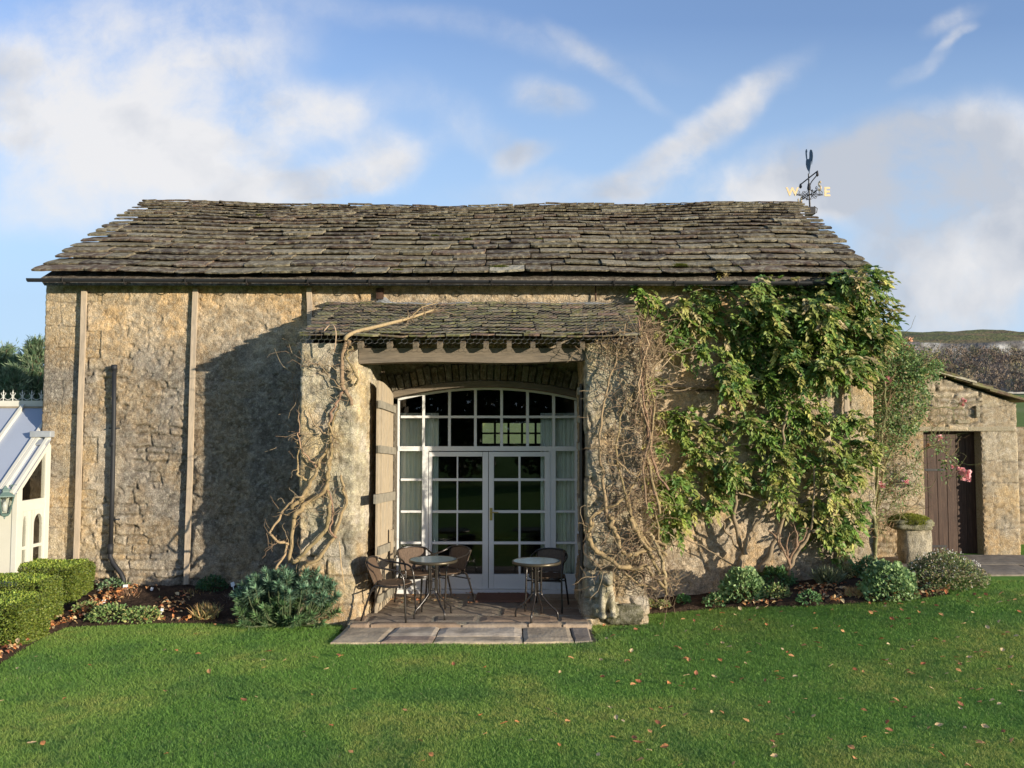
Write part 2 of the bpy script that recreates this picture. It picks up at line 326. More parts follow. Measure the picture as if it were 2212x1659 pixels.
def rubble_style(ch=(.09,.19), sw=(.16,.5), render=.5, amp=.035, base=None, quoin=None, stain_shade=None, rc=(.36,.31,.23), pal=PAL):
    def f(T, Z, X, Y, seed):
        d, h, h2 = stones(T, Z, ch, sw, seed)
        if quoin is not None:
            qm = quoin(X, Y, Z)
            dq, hq, hq2 = stones(T, Z, (.28,.5), (.4,.8), seed+50, .01)
            d = np.where(qm > .5, dq, d); h = np.where(qm > .5, hq, h); h2 = np.where(qm > .5, hq2, h2)
        else: qm = np.zeros(T.shape)
        prof = ss(0.0, .03, d+.016*(fbm(T,Z,14,3,seed+15)-.5)); prof = np.where(qm > .5, .05+.95*ss(0.0,.015,d+.008*(fbm(T,Z,14,3,seed+15)-.5)), prof); h2 = np.where(qm > .5, .45+.4*(h2-.5), h2)
        rn = fbm(T, Z, .9, 4, seed+1)+.25*(fbm(T, Z, 6, 3, seed+2)-.5)
        rr = render(X, Z, Y) if callable(render) else render
        expo = ss(.44, .54, rn+.5-rr+.22*(fbm(T,Z,11,3,seed+16)-.5))                        # 1 = bare stone, 0 = covered by render
        expo = np.maximum(expo, qm)
        fine = fbm(T, Z, 9, 4, seed+5, .6)
        rough_ = fbm(T, Z, 26, 3, seed+6, .6)
        big = fbm(T, Z, .7, 2, seed+9)-.5
        disp = expo*(prof*amp*.85*(.5+.7*h2)*(1-.6*qm)-.012+.012*qm)+(1-expo)*(amp*.70+.10*amp*ss(.35,.7,fine))+(fine-.5)*.009+(rough_-.5)*.014+big*.02
        pit = ss(.66,.8, fbm(T, Z, 12, 3, seed+12)); disp = (disp-pit*.015)
        sc = pal[(h*len(pal)).astype(int) % len(pal)]*(.78+.45*h2)[...,None]
        sc = mixc(sc, np.array([.31,.265,.18])*(.85+.3*fbm(T,Z,3,4,seed+17))[...,None], qm*.5); mort = mixc((.24,.20,.14), (.10,.085,.06), ss(.4,.6,fine))
        sc = mixc(mort, sc, prof)
        rc_ = mixc(np.array(rc)*.72, np.array(rc)*1.3, ss(.3,.7, fine))
        C = mixc(rc_, sc, expo)
        if stain_shade is not None: C = stain_shade(C, T, Z, X, Y, seed)
        sp_ = ss(.60,.72, fbm(T, Z, 20, 3, seed+21)); C = mixc(C, (.50,.47,.40), sp_*.35)
        sp2 = ss(.60,.75, fbm(T, Z, 15, 3, seed+31)); C = mixc(C, (.13,.11,.08), sp2*.45)
        C = mixc(C, C.mean(-1,keepdims=True)*np.array([1.05,.99,.95]), .06*np.ones(T.shape)); C = mixc(C, np.array([.30,.26,.205])*np.ones(C.shape), .14*np.ones(T.shape))*np.array([1.16,1.11,1.07]); C = C*(.70+.6*rough_)[...,None]; C = mixc(C, C*np.array([1.12,1.0,.82]), ss(.4,.7,fbm(T,Z,2.3,3,seed+51)))
        return disp, C
    return f
# ------------------------------------------------------------------ leaf scattering
def leaf_template(w=.28, fold=.10, droop=.12):
    V = np.array([(0,0,0),(-w,.35,fold),(-w*.8,.66,fold*.6),(0,1,-droop),(w*.8,.66,fold*.6),(w,.35,fold),(0,.35,0),(0,.66,-droop*.3)], float)
    F = np.array([(0,6,1),(1,6,7),(1,7,2),(2,7,3),(0,5,6),(6,5,4),(6,4,7),(7,4,3)])
    return V, F
def blade_template(w=.05):
    V = np.array([(-w,0,0),(w,0,0),(w*.8,.5,.06),(-w*.8,.5,.06),(0,1,-.02)], float); return V, np.array([(0,1,2),(0,2,3),(3,2,4)])
def round_template(w=.5, n=7):
    V = [(0,.45,-.05)]; F = []
    for k in range(n):
        a = 2*math.pi*k/n; r_ = w*(1 if k % 2 else .78); V.append((math.sin(a)*r_, .5-math.cos(a)*r_, .06))
    for k in range(n): F.append((0, 1+k, 1+(k+1) % n))
    return np.array(V), np.array(F)
def norm(a): return a/np.maximum(np.linalg.norm(a, axis=-1, keepdims=True), 1e-9)
def scatter(tmpl, P, axis, up, scale, col):
    V, F = tmpl; n = len(P); axis = norm(np.asarray(axis, float)); side = norm(np.cross(axis, up)); nn = np.cross(side, axis)
    s = np.asarray(scale, float).reshape(-1,1,1) if np.ndim(scale) else np.full((n,1,1), scale)
    W_ = (V[None,:,0:1]*side[:,None,:]+V[None,:,1:2]*axis[:,None,:]+V[None,:,2:3]*nn[:,None,:])*s+np.asarray(P)[:,None,:]
    FF = (F[None]+(np.arange(n)*len(V))[:,None,None]).reshape(-1, F.shape[1])
    CC = np.repeat(np.asarray(col, float), len(V), axis=0)
    return W_.reshape(-1,3), FF, CC
class NB:
    def __init__(s): s.V=[]; s.F=[]; s.C=[]; s.n=0
    def add(s, V, F, C): s.V.append(V); s.F.append(F+s.n); s.C.append(C); s.n += len(V); return s
    def build(s, name, m, parent=None, smooth=False): return npmesh(name, np.concatenate(s.V), np.concatenate(s.F), np.concatenate(s.C), m, parent, smooth)
def rnd(n, k=3, s=1.): return RNG.normal(0, s, (n,k))
def pick(n, cols, w=None, var=.18):
    cols = np.array(cols, float); i = RNG.choice(len(cols), n, p=None if w is None else np.array(w)/sum(w))
    return np.clip(cols[i]*(1+RNG.normal(0,var,(n,1)))+RNG.normal(0,.006,(n,3)), .008, .9)

# ================================================================== GROUND
def gz(x, y):
    x = np.asarray(x, float); y = np.asarray(y, float)
    z = -.08+.52*ss(1.3,6.6,x)*ss(6.0,11.8,y)
    z = z+.2*ss(10.6,12.0,y)*(1-ss(-2.9,-2.5,x))                                  # left border slopes up to the wall
    far = np.clip(y-25, 0, 205); z = z+.058*far
    z = z+.02*(fbm(x, y, .5, 3, 40)-.5)
    return z
def ax_(near, far_, n1, n2):
    a = np.linspace(-near, near, n1); b = near*np.exp(np.linspace(0, math.log(far_/near), n2))[1:]; return np.concatenate([-b[::-1], a, b])
gx = ax_(12, 3000, 121, 26); gy = np.concatenate([-3*np.exp(np.linspace(math.log(900),0,16)), np.linspace(-2,16,120), np.linspace(17,60,30), np.linspace(65,300,50), np.geomspace(320,3500,16)])
GX, GY = np.meshgrid(gx, gy, indexing='ij'); GZ = gz(GX, GY)
inside = (GX > -6.6) & (GX < 5.1) & (GY > 12.1) & (GY < 18.6); GZ = np.where(inside, -.3, GZ)
pf = (GX > -2.75) & (GX < 1.7) & (GY > 9.7) & (GY < 12.6); GZ = np.where(pf, -.16, GZ)
field = ss(205,209,GY)*(1-ss(262,268,GY))  # far band where the slope's shade is painted in as darker green
gc = mixc((.12,.24,.04), (.16,.28,.05), ss(.35,.65,fbm(GX,GY,.35,3,8)))
gfar = mixc((.15,.20,.045), (.19,.22,.07), ss(.4,.6,fbm(GX,GY,.05,3,9)))
gc = mixc(gc, gfar, ss(16,22,GY)); gc = mixc(gc, (.045,.06,.022), field)
o = npmesh('ground', np.stack([GX,GY,GZ],-1).reshape(-1,3), gridfaces(len(gx), len(gy)), gc.reshape(-1,3), mat('turf_vc', attr=True, rough=.95, n=.35, ns=3, bump=.5, bs=60, bd=.02, spec=.1), smooth=True)
tag(o, kind='structure')
# far hill: green crown, pale scar, wooded flank
hx = np.linspace(-40, 760, 260); hs = np.linspace(0, 1, 90)
HX, HS = np.meshgrid(hx, hs, indexing='ij')
prof_s = [0, .12, .55, .62, .66, 1.0, ]; yv = [255, 290, 398, 402, 405, 520]; zv = [11.9, 15.5, 37.5, 43.6, 45.5, 62.5]
HY = np.interp(HS, prof_s, yv); HZ = np.interp(HS, prof_s, zv)
HY = HY+ (fbm(HX*.02, HS*0, 1, 3, 3)-.5)*40*ss(.1,.5,HS)
HZ = HZ+ (fbm(HX, HY, .03, 4, 4)-.5)*5*ss(.1,.3,HS)+ ss(200,330,HX)*1.8*HS + (fbm(HX, HY, .25, 3, 5)-.5)*1.2*ss(.5,.6,HS)*(1-ss(.64,.7,HS))
HZ = 11.9+(HZ-11.9)*ss(-40,140,HX)*(1-ss(600,760,HX))
cliff = ss(.46,.52,HS)*(1-ss(.635,.655,HS)); top = ss(.64,.67,HS); HZ = HZ+top*(fbm(HX,HY,.045,4,55)-.5)*3.0
hc = mixc((.17,.145,.125), (.13,.12,.10), fbm(HX,HY,.1,3,6))
hc = mixc(hc, mixc((.14,.13,.12), (.42,.41,.38), ss(.42,.62,fbm(HX,HZ,.22,4,7))), cliff)
hc = mixc(hc, mixc((.17,.17,.075), (.20,.155,.085), ss(.42,.6,fbm(HX,HY,.09,4,8))), top)
o = npmesh('hill', np.stack([HX,HY,HZ],-1).reshape(-1,3), gridfaces(260,90), hc.reshape(-1,3), mat('hill_vc', attr=True, rough=1, n=.3, ns=.3, bump=.6, bs=.5, bd=1.5, spec=.05), smooth=True)
tag(o, kind='structure')
def hillz(x, s):
    return (np.interp(s, prof_s, yv), np.interp(s, prof_s, zv))
nb = NB()
nT = 1900; tx = RNG.uniform(90, 520, nT); ts = RNG.uniform(0.02, .50, nT); ty, tz = hillz(tx, ts); tz = 11.9+(tz-11.9)*ss(-40,140,tx)
hgt = RNG.uniform(5, 8.5, nT); pal_ = pick(nT, [(.20,.155,.115),(.23,.175,.125),(.165,.145,.12),(.24,.225,.13),(.10,.11,.085)], [3,3,3,1.4,1.0], .15)
K = 110; q = norm(rnd(nT*K)); rad = RNG.uniform(.3,1,(nT*K,1))**.5
Pp = np.stack([np.repeat(tx,K), np.repeat(ty,K), np.repeat(tz,K)], -1); hh = np.repeat(hgt,K)[:,None]
Pp = Pp+q*rad*np.concatenate([hh*.34, hh*.34, hh*.45], 1)+np.concatenate([0*hh,0*hh,hh*.55],1)
V_, F_, C_ = scatter(blade_template(.13), Pp, norm(rnd(nT*K))+np.array([0,0,.8]), norm(rnd(nT*K)), RNG.uniform(.5,1.3,nT*K), np.repeat(pal_,K,0)*RNG.uniform(.85,1.2,(nT*K,1)))
nb.add(V_, F_, C_); o = nb.build('woodland', mat('wood_vc', attr=True, rough=1, n=0, bump=0, spec=.02))
tag(o, 'bare brown winter woodland covering the flank of the far hill under the scar', 'woodland', kind='stuff')
# far field wall
mb = MB()
for k in range(260):
    x = 60+k*1.1; z = float(gz(x, 248)); h = 1.2+random.uniform(-.08,.1); g = random.uniform(.26,.46); mb.box((x,247.7,z-.3),(x+1.1,248.3,z+h), (g,g*.97,g*.9))
o = mb.build('field_wall', STONE); tag(o, 'pale thin dry stone wall running across the far pasture below the woods', 'wall')

# ================================================================== BARN
ze = at(1000, 601, 11.72).z; YR = 15.2; zr = at(1000, 441, YR).z
XL = at(90, 900, YW).x; XR = at(1888, 900, YW).x; ZT = 4.52
barn = empty('stone_barn', 'long old stone barn with stone slate roof, slate hooded porch and white glazed doorway', 'barn', (-.5, 12, 0))
ox0, ox1 = -1.70, .985
def arch_z(x): # underside of the arch in the wall
    zc = at(1054, 834, YD).z; zs = at(870, 858, YD).z; c = (ox0+ox1)/2; h = (ox1-ox0)/2; return zc-(zc-zs)*((x-c)/h)**2
def whole(cx, cy, cz): return (cx > ox0) & (cx < ox1) & (cy < YW+.05) & (cz < arch_z(cx)+.03)
def quoin(X, Y, Z):
    q1 = (X < XL+.62+.22*(np.floor(Z/.38) % 2)); q2 = (X > XR-.42-.2*(np.floor(Z/.42) % 2)); return (q1 | q2).astype(float)
def rendamt(X, Z, Y):
    r_ = .68+.10*ss(3.6,4.1,Z)*1+.20*ss(-4.9,-4.2,X)*(1-ss(-2.9,-2.6,X))-.13*ss(-6.3,-5.5,X)*(1-ss(-5.2,-4.6,X))*(1-ss(2.9,3.4,Z))
    r_ = r_+.14*ss(1.5,2,X)
    return r_
def wstain_shade(C, T, Z, X, Y, seed):
    lum = C.mean(-1, keepdims=True)
    gold = ss(3.2,3.9,Z+.5*(fbm(T,Z,1.2,3,77)-.5))
    C = mixc(C, np.clip(C*np.array([1.30,1.16,.94]),0,.8), gold*.8)
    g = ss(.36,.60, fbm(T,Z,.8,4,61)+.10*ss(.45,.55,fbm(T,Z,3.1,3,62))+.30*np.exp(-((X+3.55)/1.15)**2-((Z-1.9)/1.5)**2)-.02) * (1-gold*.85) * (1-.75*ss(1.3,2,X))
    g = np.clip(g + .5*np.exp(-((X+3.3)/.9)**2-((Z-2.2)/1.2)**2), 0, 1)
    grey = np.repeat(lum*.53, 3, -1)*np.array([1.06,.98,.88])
    C = mixc(C, grey, g*.9); C = C*(1-.22*np.exp(-((X+3.6)/1.3)**2-((Z-2.0)/1.4)**2)*(fbm(T,Z,1.4,3,66) > 0))[...,None]  # grey stain, with the porch shadow's darkness also painted into the wall colour
    rt = ss(1.5,2.2,X); C = mixc(C, np.clip(C*np.array([1.25,1.18,1.08]),0,.8), rt*.8)
    lo = (1-ss(.6,1.4,Z))*(1-ss(-3.9,-3.3,X)); C = mixc(C, np.clip(C*np.array([1.15,1.14,1.08]),0,.8), lo*.7)
    return C
def bstyle():
    base = rubble_style(ch=(.08,.19), sw=(.15,.5), render=rendamt, amp=.035, quoin=quoin, stain_shade=wstain_shade, rc=(.33,.285,.215))
    def f(T, Z, X, Y, seed):
        d, C = base(T, Z, X, Y, seed)
        zl = at(1450, 838, YW).z+.03*(fbm(X, Z*0, 1.5, 2, 3)-.5)
        led = np.exp(-((Z-zl)/.016)**2)*ss(1.6,1.75,X)*(1-ss(3.6,3.9,X)); led2 = np.exp(-((Z-zl+.035)/.018)**2)*ss(1.6,1.75,X)*(1-ss(3.6,3.9,X))
        d = d+led*.06-led2*.03
        C = mixc(C, (.06,.05,.04), led2*.9)
        return d, C
    return f
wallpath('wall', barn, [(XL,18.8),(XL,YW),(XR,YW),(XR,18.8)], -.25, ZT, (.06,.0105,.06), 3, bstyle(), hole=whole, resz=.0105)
# gable tops, back wall with a window opening, room
mb = MB(); g = (.30,.25,.18)
for X_, s in ((XL+.02,1),(XR-.02,-1)):
    mb.add([(X_,YW+.02,ZT-.02),(X_,18.8,ZT-.02),(X_,YR,zr-.12),(X_+.3*s,YW+.02,ZT-.02),(X_+.3*s,18.8,ZT-.02),(X_+.3*s,YR,zr-.12)], [(0,1,2),(3,5,4),(0,3,4,1),(1,4,5,2),(2,5,3,0)], g)
wa, wb = at(1040,958,18.8), at(1186,914,18.8)
for a, b in (((XL+.02,18.6,-.3),(wa.x,18.9,ZT)), ((wb.x,18.6,-.3),(XR-.02,18.9,ZT)), ((wa.x,18.6,-.3),(wb.x,18.9,wa.z)), ((wa.x,18.6,wb.z),(wb.x,18.9,ZT))): mb.box(a, b, g)
mb.build('back_wall', STONE, barn)
mb = MB()
for k in range(6):
    x = wa.x+(wb.x-wa.x)*k/5; mb.box((x-.025,18.72,wa.z-.01),(x+.025,18.78,wb.z+.01))
mb.box((wa.x,18.715,(wa.z+wb.z)/2-.02),(wb.x,18.775,(wa.z+wb.z)/2+.02)); mb.build('window', BLACK, barn)
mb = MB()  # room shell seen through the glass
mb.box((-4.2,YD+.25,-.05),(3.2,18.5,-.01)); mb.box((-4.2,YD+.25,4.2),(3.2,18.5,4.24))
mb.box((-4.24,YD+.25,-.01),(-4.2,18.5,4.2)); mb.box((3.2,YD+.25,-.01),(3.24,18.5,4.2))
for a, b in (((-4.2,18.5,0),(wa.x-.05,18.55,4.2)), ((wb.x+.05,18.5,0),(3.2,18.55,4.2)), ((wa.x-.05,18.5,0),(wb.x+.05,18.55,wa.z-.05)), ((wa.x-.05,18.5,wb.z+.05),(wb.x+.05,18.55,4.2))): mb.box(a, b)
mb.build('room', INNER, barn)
# jambs and soffit of the doorway
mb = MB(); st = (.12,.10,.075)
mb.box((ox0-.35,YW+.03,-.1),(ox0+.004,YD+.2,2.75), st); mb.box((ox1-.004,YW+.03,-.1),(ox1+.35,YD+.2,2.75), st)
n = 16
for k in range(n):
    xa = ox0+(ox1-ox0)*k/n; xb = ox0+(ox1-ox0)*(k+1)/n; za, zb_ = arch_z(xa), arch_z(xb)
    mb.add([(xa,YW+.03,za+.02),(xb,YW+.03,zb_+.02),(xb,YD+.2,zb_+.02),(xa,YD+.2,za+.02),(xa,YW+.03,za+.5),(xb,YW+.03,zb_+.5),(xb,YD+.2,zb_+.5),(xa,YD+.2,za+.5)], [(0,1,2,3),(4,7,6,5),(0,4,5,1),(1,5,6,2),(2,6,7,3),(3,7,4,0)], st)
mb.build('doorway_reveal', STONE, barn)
mb = MB(); n = 30
for k in range(n):   # voussoirs
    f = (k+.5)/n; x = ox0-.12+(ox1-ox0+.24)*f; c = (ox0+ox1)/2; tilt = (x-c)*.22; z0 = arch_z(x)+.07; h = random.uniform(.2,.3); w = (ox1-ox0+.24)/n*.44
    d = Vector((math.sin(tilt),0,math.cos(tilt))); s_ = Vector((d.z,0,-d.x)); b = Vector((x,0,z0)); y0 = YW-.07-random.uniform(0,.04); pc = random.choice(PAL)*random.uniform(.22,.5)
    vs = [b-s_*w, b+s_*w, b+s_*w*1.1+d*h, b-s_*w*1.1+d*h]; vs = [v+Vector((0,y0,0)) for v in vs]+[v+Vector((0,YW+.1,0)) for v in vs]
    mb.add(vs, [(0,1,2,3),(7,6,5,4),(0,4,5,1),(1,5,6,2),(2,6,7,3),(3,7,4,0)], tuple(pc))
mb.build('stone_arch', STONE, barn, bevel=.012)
mb = MB()
n = 24
for k in range(n):
    xa = ox0-.02+(ox1-ox0+.04)*k/n; xb = ox0-.02+(ox1-ox0+.04)*(k+1)/n
    mb.add([(x,y,arch_z(x)+dz) for dz in (-.025,.055) for (x,y) in ((xa,YW-.08),(xb,YW-.08),(xb,YD-.05),(xa,YD-.05))], [(0,3,2,1),(4,5,6,7),(0,1,5,4),(2,3,7,6)]+([(3,0,4,7)] if k==0 else [])+([(1,2,6,5)] if k==n-1 else []))
mb.build('arch_timber', BEAMW, barn)
# --- roofs of stone slates
def slate_roof(name, parent, E0, E1, R0, R1, exps, wr, th, seed, m, cols, w_, sagf=None, jag=.010):
    rg = random.Random(seed); E0, E1, R0, R1 = map(Vector, (E0,E1,R0,R1)); Ltot = (R0-E0).length
    nb = NB(); s = 0.; nc = len(exps)
    slope = (R0-E0).normalized(); acr = (E1-E0).normalized(); nrm = acr.cross(slope).normalized()
    if nrm.z < 0: nrm = -nrm
    for ci, ex in enumerate(exps):
        f = (s)/Ltot; a = E0.lerp(R0, f); b = E1.lerp(R1, f); Lw = (b-a).length; x = -rg.uniform(0,.05); wmul = 1-.35*ci/nc
        while x < Lw-.05:
            w = rg.uniform(*wr)*wmul
            if x+w > Lw-.15: w = Lw-x+rg.uniform(-.02,.04)
            tk = th*rg.uniform(.65,1.35); ln = ex*1.55; du = rg.uniform(-.018,.012); nu = max(3, int(w/.05)); nv = 5
            U, Vv = np.meshgrid(np.linspace(0,w-.008,nu), np.linspace(0,ln,nv), indexing='ij')
            jg = np.cumsum(np.array([rg.gauss(0,jag*.6) for _ in range(nu)])); jg -= np.linspace(jg[0], jg[-1], nu); jg += np.array([rg.gauss(0,jag*.4) for _ in range(nu)])
            jg = jg+ min(.03,ex*.05)*ss(.0,1,np.abs(np.linspace(-1,1,nu))**5)     # nibbled corners
            Vo = Vv+du+jg[:,None]*(1-Vv/ln)
            lift = th*2.15*(1-Vv/ln)+th*.45*rg.uniform(-.6,1)*(U/w-.5)
            bumpz = fbm(U+x*3+ci, Vv+s*5, 9, 3, seed)*.018-.009
            sag = sagf((x+U)/Lw, (s+Vv)/Ltot) if sagf else 0
            def pos(Uc, Vc, h):
                return np.array(a)+Uc[...,None]*np.array(acr)+Vc[...,None]*np.array(slope)+h[...,None]*np.array(nrm)+(sag*np.ones(Uc.shape))[...,None]*np.array([0,0,1.])
            edge = tk*(1-.35*(Vv < .01))
            T_ = pos(x+U, Vo, lift+edge+bumpz); B_ = pos(x+U, Vo+.006, lift+0*bumpz)
            c = np.array(cols[rg.choices(range(len(cols)), w_)[0]])*rg.uniform(.8,1.2)
            nT_ = nu*nv; V = np.concatenate([T_.reshape(-1,3), B_.reshape(-1,3)]); F = gridfaces(nu, nv)
            fr = [(i*nv, (i+1)*nv, nT_+(i+1)*nv, nT_+i*nv) for i in range(nu-1)]
            sl_ = [(j+1, j, nT_+j, nT_+j+1) for j in range(nv-1)]; o_ = (nu-1)*nv
            sr_ = [(o_+j, o_+j+1, nT_+o_+j+1, nT_+o_+j) for j in range(nv-1)]
            F = np.concatenate([F, np.array(fr), np.array(sl_), np.array(sr_)])
            nb.add(V, F, np.tile(c, (len(V),1)))
            x += w+rg.uniform(.004,.014)
        s += ex
    return nb.build(name, m, parent)
exps = list(np.linspace(.30,.135,18)); tot = sum(exps); E0 = Vector((at(74,594,11.70).x, 11.70, ze)); E1 = Vector((at(1893,594,11.70).x, 11.70, ze))
R0 = Vector((at(320,441,YR).x, YR, zr)); R1 = Vector((at(1726,441,YR).x, YR, zr)); sc_ = (R0-E0).length/tot; exps = [e*sc_ for e in exps]
sag = lambda u, v: -.085*np.sin(np.pi*np.clip(u,0,1))*v+.012*np.sin(u*23)+.01*np.sin(u*9+2)
SC = [(.115,.088,.060),(.155,.125,.084),(.085,.066,.050),(.205,.175,.12),(.14,.118,.072),(.13,.092,.066),(.31,.28,.21)]
roof = slate_roof('roof', barn, E0, E1, R0, R1, exps, (.34,.88), .038, 5, SLATE, SC, [5,4,4,2.2,3,3,.5], sag)
# back slope and underlay
mb = MB(); dn = .05
mb.add([E0+Vector((.05,.05,.0)),E1+Vector((-.05,.05,.0)),R1+Vector((-.04,0,-.10)),R0+Vector((.04,0,-.10)),Vector((E0.x+.1,18.95,ze)),Vector((E1.x-.1,18.95,ze)),
        E0+Vector((.12,.05,-.10)),E1+Vector((-.12,.05,-.10)),R1+Vector((-.1,0,-.2)),R0+Vector((.1,0,-.2)),Vector((E0.x+.1,18.95,ze-.07)),Vector((E1.x-.1,18.95,ze-.07))],
       [(0,1,2,3),(3,2,5,4),(9,8,7,6),(10,11,8,9),(0,6,7,1),(0,3,9,6),(1,7,8,2),(3,4,10,9),(2,8,11,5),(4,5,11,10)], (.12,.10,.08)); mb.build('roof_back', STONE, barn)
nb = NB(); x = R0.x-.05   # ridge stones
while x < R1.x:
    w = min(random.uniform(.55,.95), R1.x+.04-x); c = np.array(random.choice([(.20,.18,.12),(.25,.23,.16),(.17,.15,.11)]))
    U, Q = np.meshgrid(np.linspace(x, x+w-.012, 9), np.linspace(-1,1,9), indexing='ij'); u = (U-R0.x)/(R1.x-R0.x)
    zz = zr+.045-np.abs(Q)*.105+sag(u, 1)+fbm(U, Q, 7, 3, 9)*.03-.015; yy = YR+Q*.17
    Tt = np.stack([U,yy,zz],-1).reshape(-1,3); Bb = Tt-np.array([0,0,.05]); V = np.concatenate([Tt,Bb]); F = gridfaces(9,9)[:, :]
    fe = [(i*9, (i+1)*9, 81+(i+1)*9, 81+i*9) for i in range(8)]; e1 = [(j+1,j,81+j,81+j+1) for j in range(8)]; e2 = [(72+j,72+j+1,81+72+j+1,81+72+j) for j in range(8)]
    nb.add(V, np.concatenate([F, np.array(fe), np.array(e1), np.array(e2)]), np.tile(c,(162,1))); x += w
nb.build('ridge', SLATE, roof)
nb = NB()   # moss cushions
spots = [(1080,585,.16),(1468,582,.14),(670,588,.1),(860,590,.08),(1600,580,.09),(1250,592,.07),(1010,520,.06),(1335,540,.05),(940,512,.05),(1760,575,.08),(1420,590,.07),(560,470,.05),(1165,520,.05)]
for (u, v, s_) in spots:
    f = (592-v)/151.; p = None
    for k in range(40):   # march along the slope to find the roof point in that direction
        q = E0.lerp(R0, k/40); w_ = at(u, v, q.y)
        if w_.z < q.z+.05: p = Vector((w_.x, q.y, q.z+.06)); break
    if p is None: continue
    K = int(1500*s_/.1); d = norm(rnd(K)); d[:,2] = np.abs(d[:,2]); P_ = np.array(p)+d*np.array([s_,s_*.35,s_*.25])
    V_, F_, C_ = scatter(blade_template(.25), P_, d+rnd(K,3,.4), rnd(K), .02, pick(K, [(.10,.12,.02),(.16,.17,.03)])); nb.add(V_,F_,C_)
nb.build('moss', LEAF, roof)
# gutter with brackets
mb = MB(); ga = at(60,602,11.60); gb = at(1906,610,11.60); r_ = .047
def halfpipe(mb, a, b, r_, n=8):
    a = Vector(a); b = Vector(b); vs = []
    for e in (a, b):
        for rr in (r_, r_-.008):
            for k in range(n+1):
                an = math.pi*k/n; vs.append(e+Vector((0, -math.cos(an)*rr, -math.sin(an)*rr)))
    m = n+1; fs = []
    for k in range(n): fs += [(k,k+1,2*m+k+1,2*m+k), (m+k+1,m+k,3*m+k,3*m+k+1), (k,m+k,m+k+1,k+1), (2*m+k+1,3*m+k+1,3*m+k,2*m+k)]
    fs += [(0,2*m,3*m,m), (n,m+n,3*m+n,2*m+n)]
    mb.add(vs, fs)
halfpipe(mb, ga, gb, r_); gut = mb.build('gutter', BLACK, barn, smooth=False)
for k in range(14):
    f = (k+.6)/14; p = ga.lerp(gb, f); mb = MB(); mb.tube([p+Vector((0,-.068,.01)), p+Vector((0,-.05,-.05)), p+Vector((0,0,-.074)), p+Vector((0,.06,-.04)), p+Vector((0,.36,.0)), ], .008, 5); mb.build('gutter_bracket', IRON, gut)
# vertical drain pipe on the left
mb = MB(); Yp = 11.90
mb.tube([at(247,793,Yp),at(246,900,Yp),at(243,1050,Yp),at(239,1185,Yp)], .032, 10); mb.tube([at(247,788,Yp),at(247,800,Yp)], .043, 10); mb.tube([at(243,955,Yp),at(243,965,Yp)], .040, 10)
mb.tube([at(239,1175,Yp),at(238,1196,Yp)], .042, 10)
mb.tube([at(239,1185,Yp),at(238,1202,Yp),at(244,1216,Yp-.02),at(262,1240,Yp-.05),at(267,1252,Yp-.05),at(267,1266,Yp-.05)], .034, 10)
for v in (925, 1122): mb.bar(at(236,v,Yp), at(258,v,Yp), .03, .02)
mb.build('drain_pipe', BLACK, barn, smooth=True)
# --- porch
def pstain(C, T, Z, X, Y, seed):
    g = ss(.42,.62, fbm(T,Z,1.6,4,seed+71)); C = mixc(C, C.mean(-1,keepdims=True)*np.array([1.05,1.0,.70]), g*.75)
    p = ss(.55,.68, fbm(T,Z,3.2,4,seed+81)); C = mixc(C, (.44,.41,.35), p*.7)
    q = ss(.55,.7, fbm(T,Z,4.2,4,seed+91)); C = mixc(C, (.11,.105,.075), q*.5)
    return C
def prend(X, Z, Y): return .66-.45*(1-ss(.9,1.3,Z))
pst = rubble_style(ch=(.22,.42), sw=(.3,.65), render=prend, amp=.035, stain_shade=pstain, rc=(.36,.325,.225))
zt = at(700,742,YP).z
pw = lambda Z: .05*(1-ss(0,.8,Z))
wallpath('porch_pier', barn, [(-2.70,YW+.05),(-2.70,YP),(-2.03,YP),(-1.90,11.03),(-1.90,YW+.05)], -.2, zt, .013, 21, pst, batter=pw)
wallpath('porch_pier', barn, [(.965,YW+.05),(.965,YP),(1.66,YP),(1.66,YW+.05)], -.2, zt, .013, 22, pst, batter=lambda Z: .06*(1-ss(.0,.9,Z)))
# solid cores so that the piers are closed on top
for xa_, xb_ in ((-2.66,-2.08),(1.01,1.62)): mb = MB(); mb.box((xa_,YP+.05,-.1),(xb_,YW,zt-.01),st); mb.build('pier_core', STONE, barn)
mb = MB(); a = at(775,782,YP+.03); b = at(1268,782,YP+.03); zt2 = at(1000,752,YP+.03).z
nn_ = 14
for k in range(nn_):
    xa = a.x+(b.x-a.x)*k/nn_; xb = a.x+(b.x-a.x)*(k+1)/nn_; dz = lambda x: .02*math.sin((x-a.x)*2.2)-.022*math.cos((x-a.x)*1.0)
    mb.add([(x,y,z) for (y,hi) in ((YP+.03,0),(YP+.3,0)) for (x,z) in ((xa,a.z+dz(xa)),(xb,a.z+dz(xb)),(xb,zt2),(xa,zt2))], [(0,1,2,3),(7,6,5,4),(0,4,5,1),(2,6,7,3)]+([(0,3,7,4)] if k==0 else [])+([(1,5,6,2)] if k==nn_-1 else []))
mb.build('porch_beam', BEAMW, barn)
PE0 = Vector((at(652,736,10.5).x, 10.47, at(652,737,10.47).z)); PE1 = Vector((at(1386,728,10.47).x, 10.47, PE0.z)); PR0 = Vector((-2.63,YW-.02,at(712,663,YW).z)); PR1 = Vector((at(1368,663,YW).x,YW-.02,PR0.z))
sl_dir = (PR0-PE0).normalized()
for px in (779,842,898,950,1000,1050,1100,1151,1207,1258):
    x = at(px,750,10.62).x; mb = MB(); p = Vector((x,10.56,PE0.z-.05+.09*.44)) ; mb.bar(Vector((x,10.57,PE0.z-.055)), Vector((x,YW-.03,PR0.z-.11)), .062, .085); mb.build('rafter', BEAMW, barn)
L_ = (PR0-PE0).length
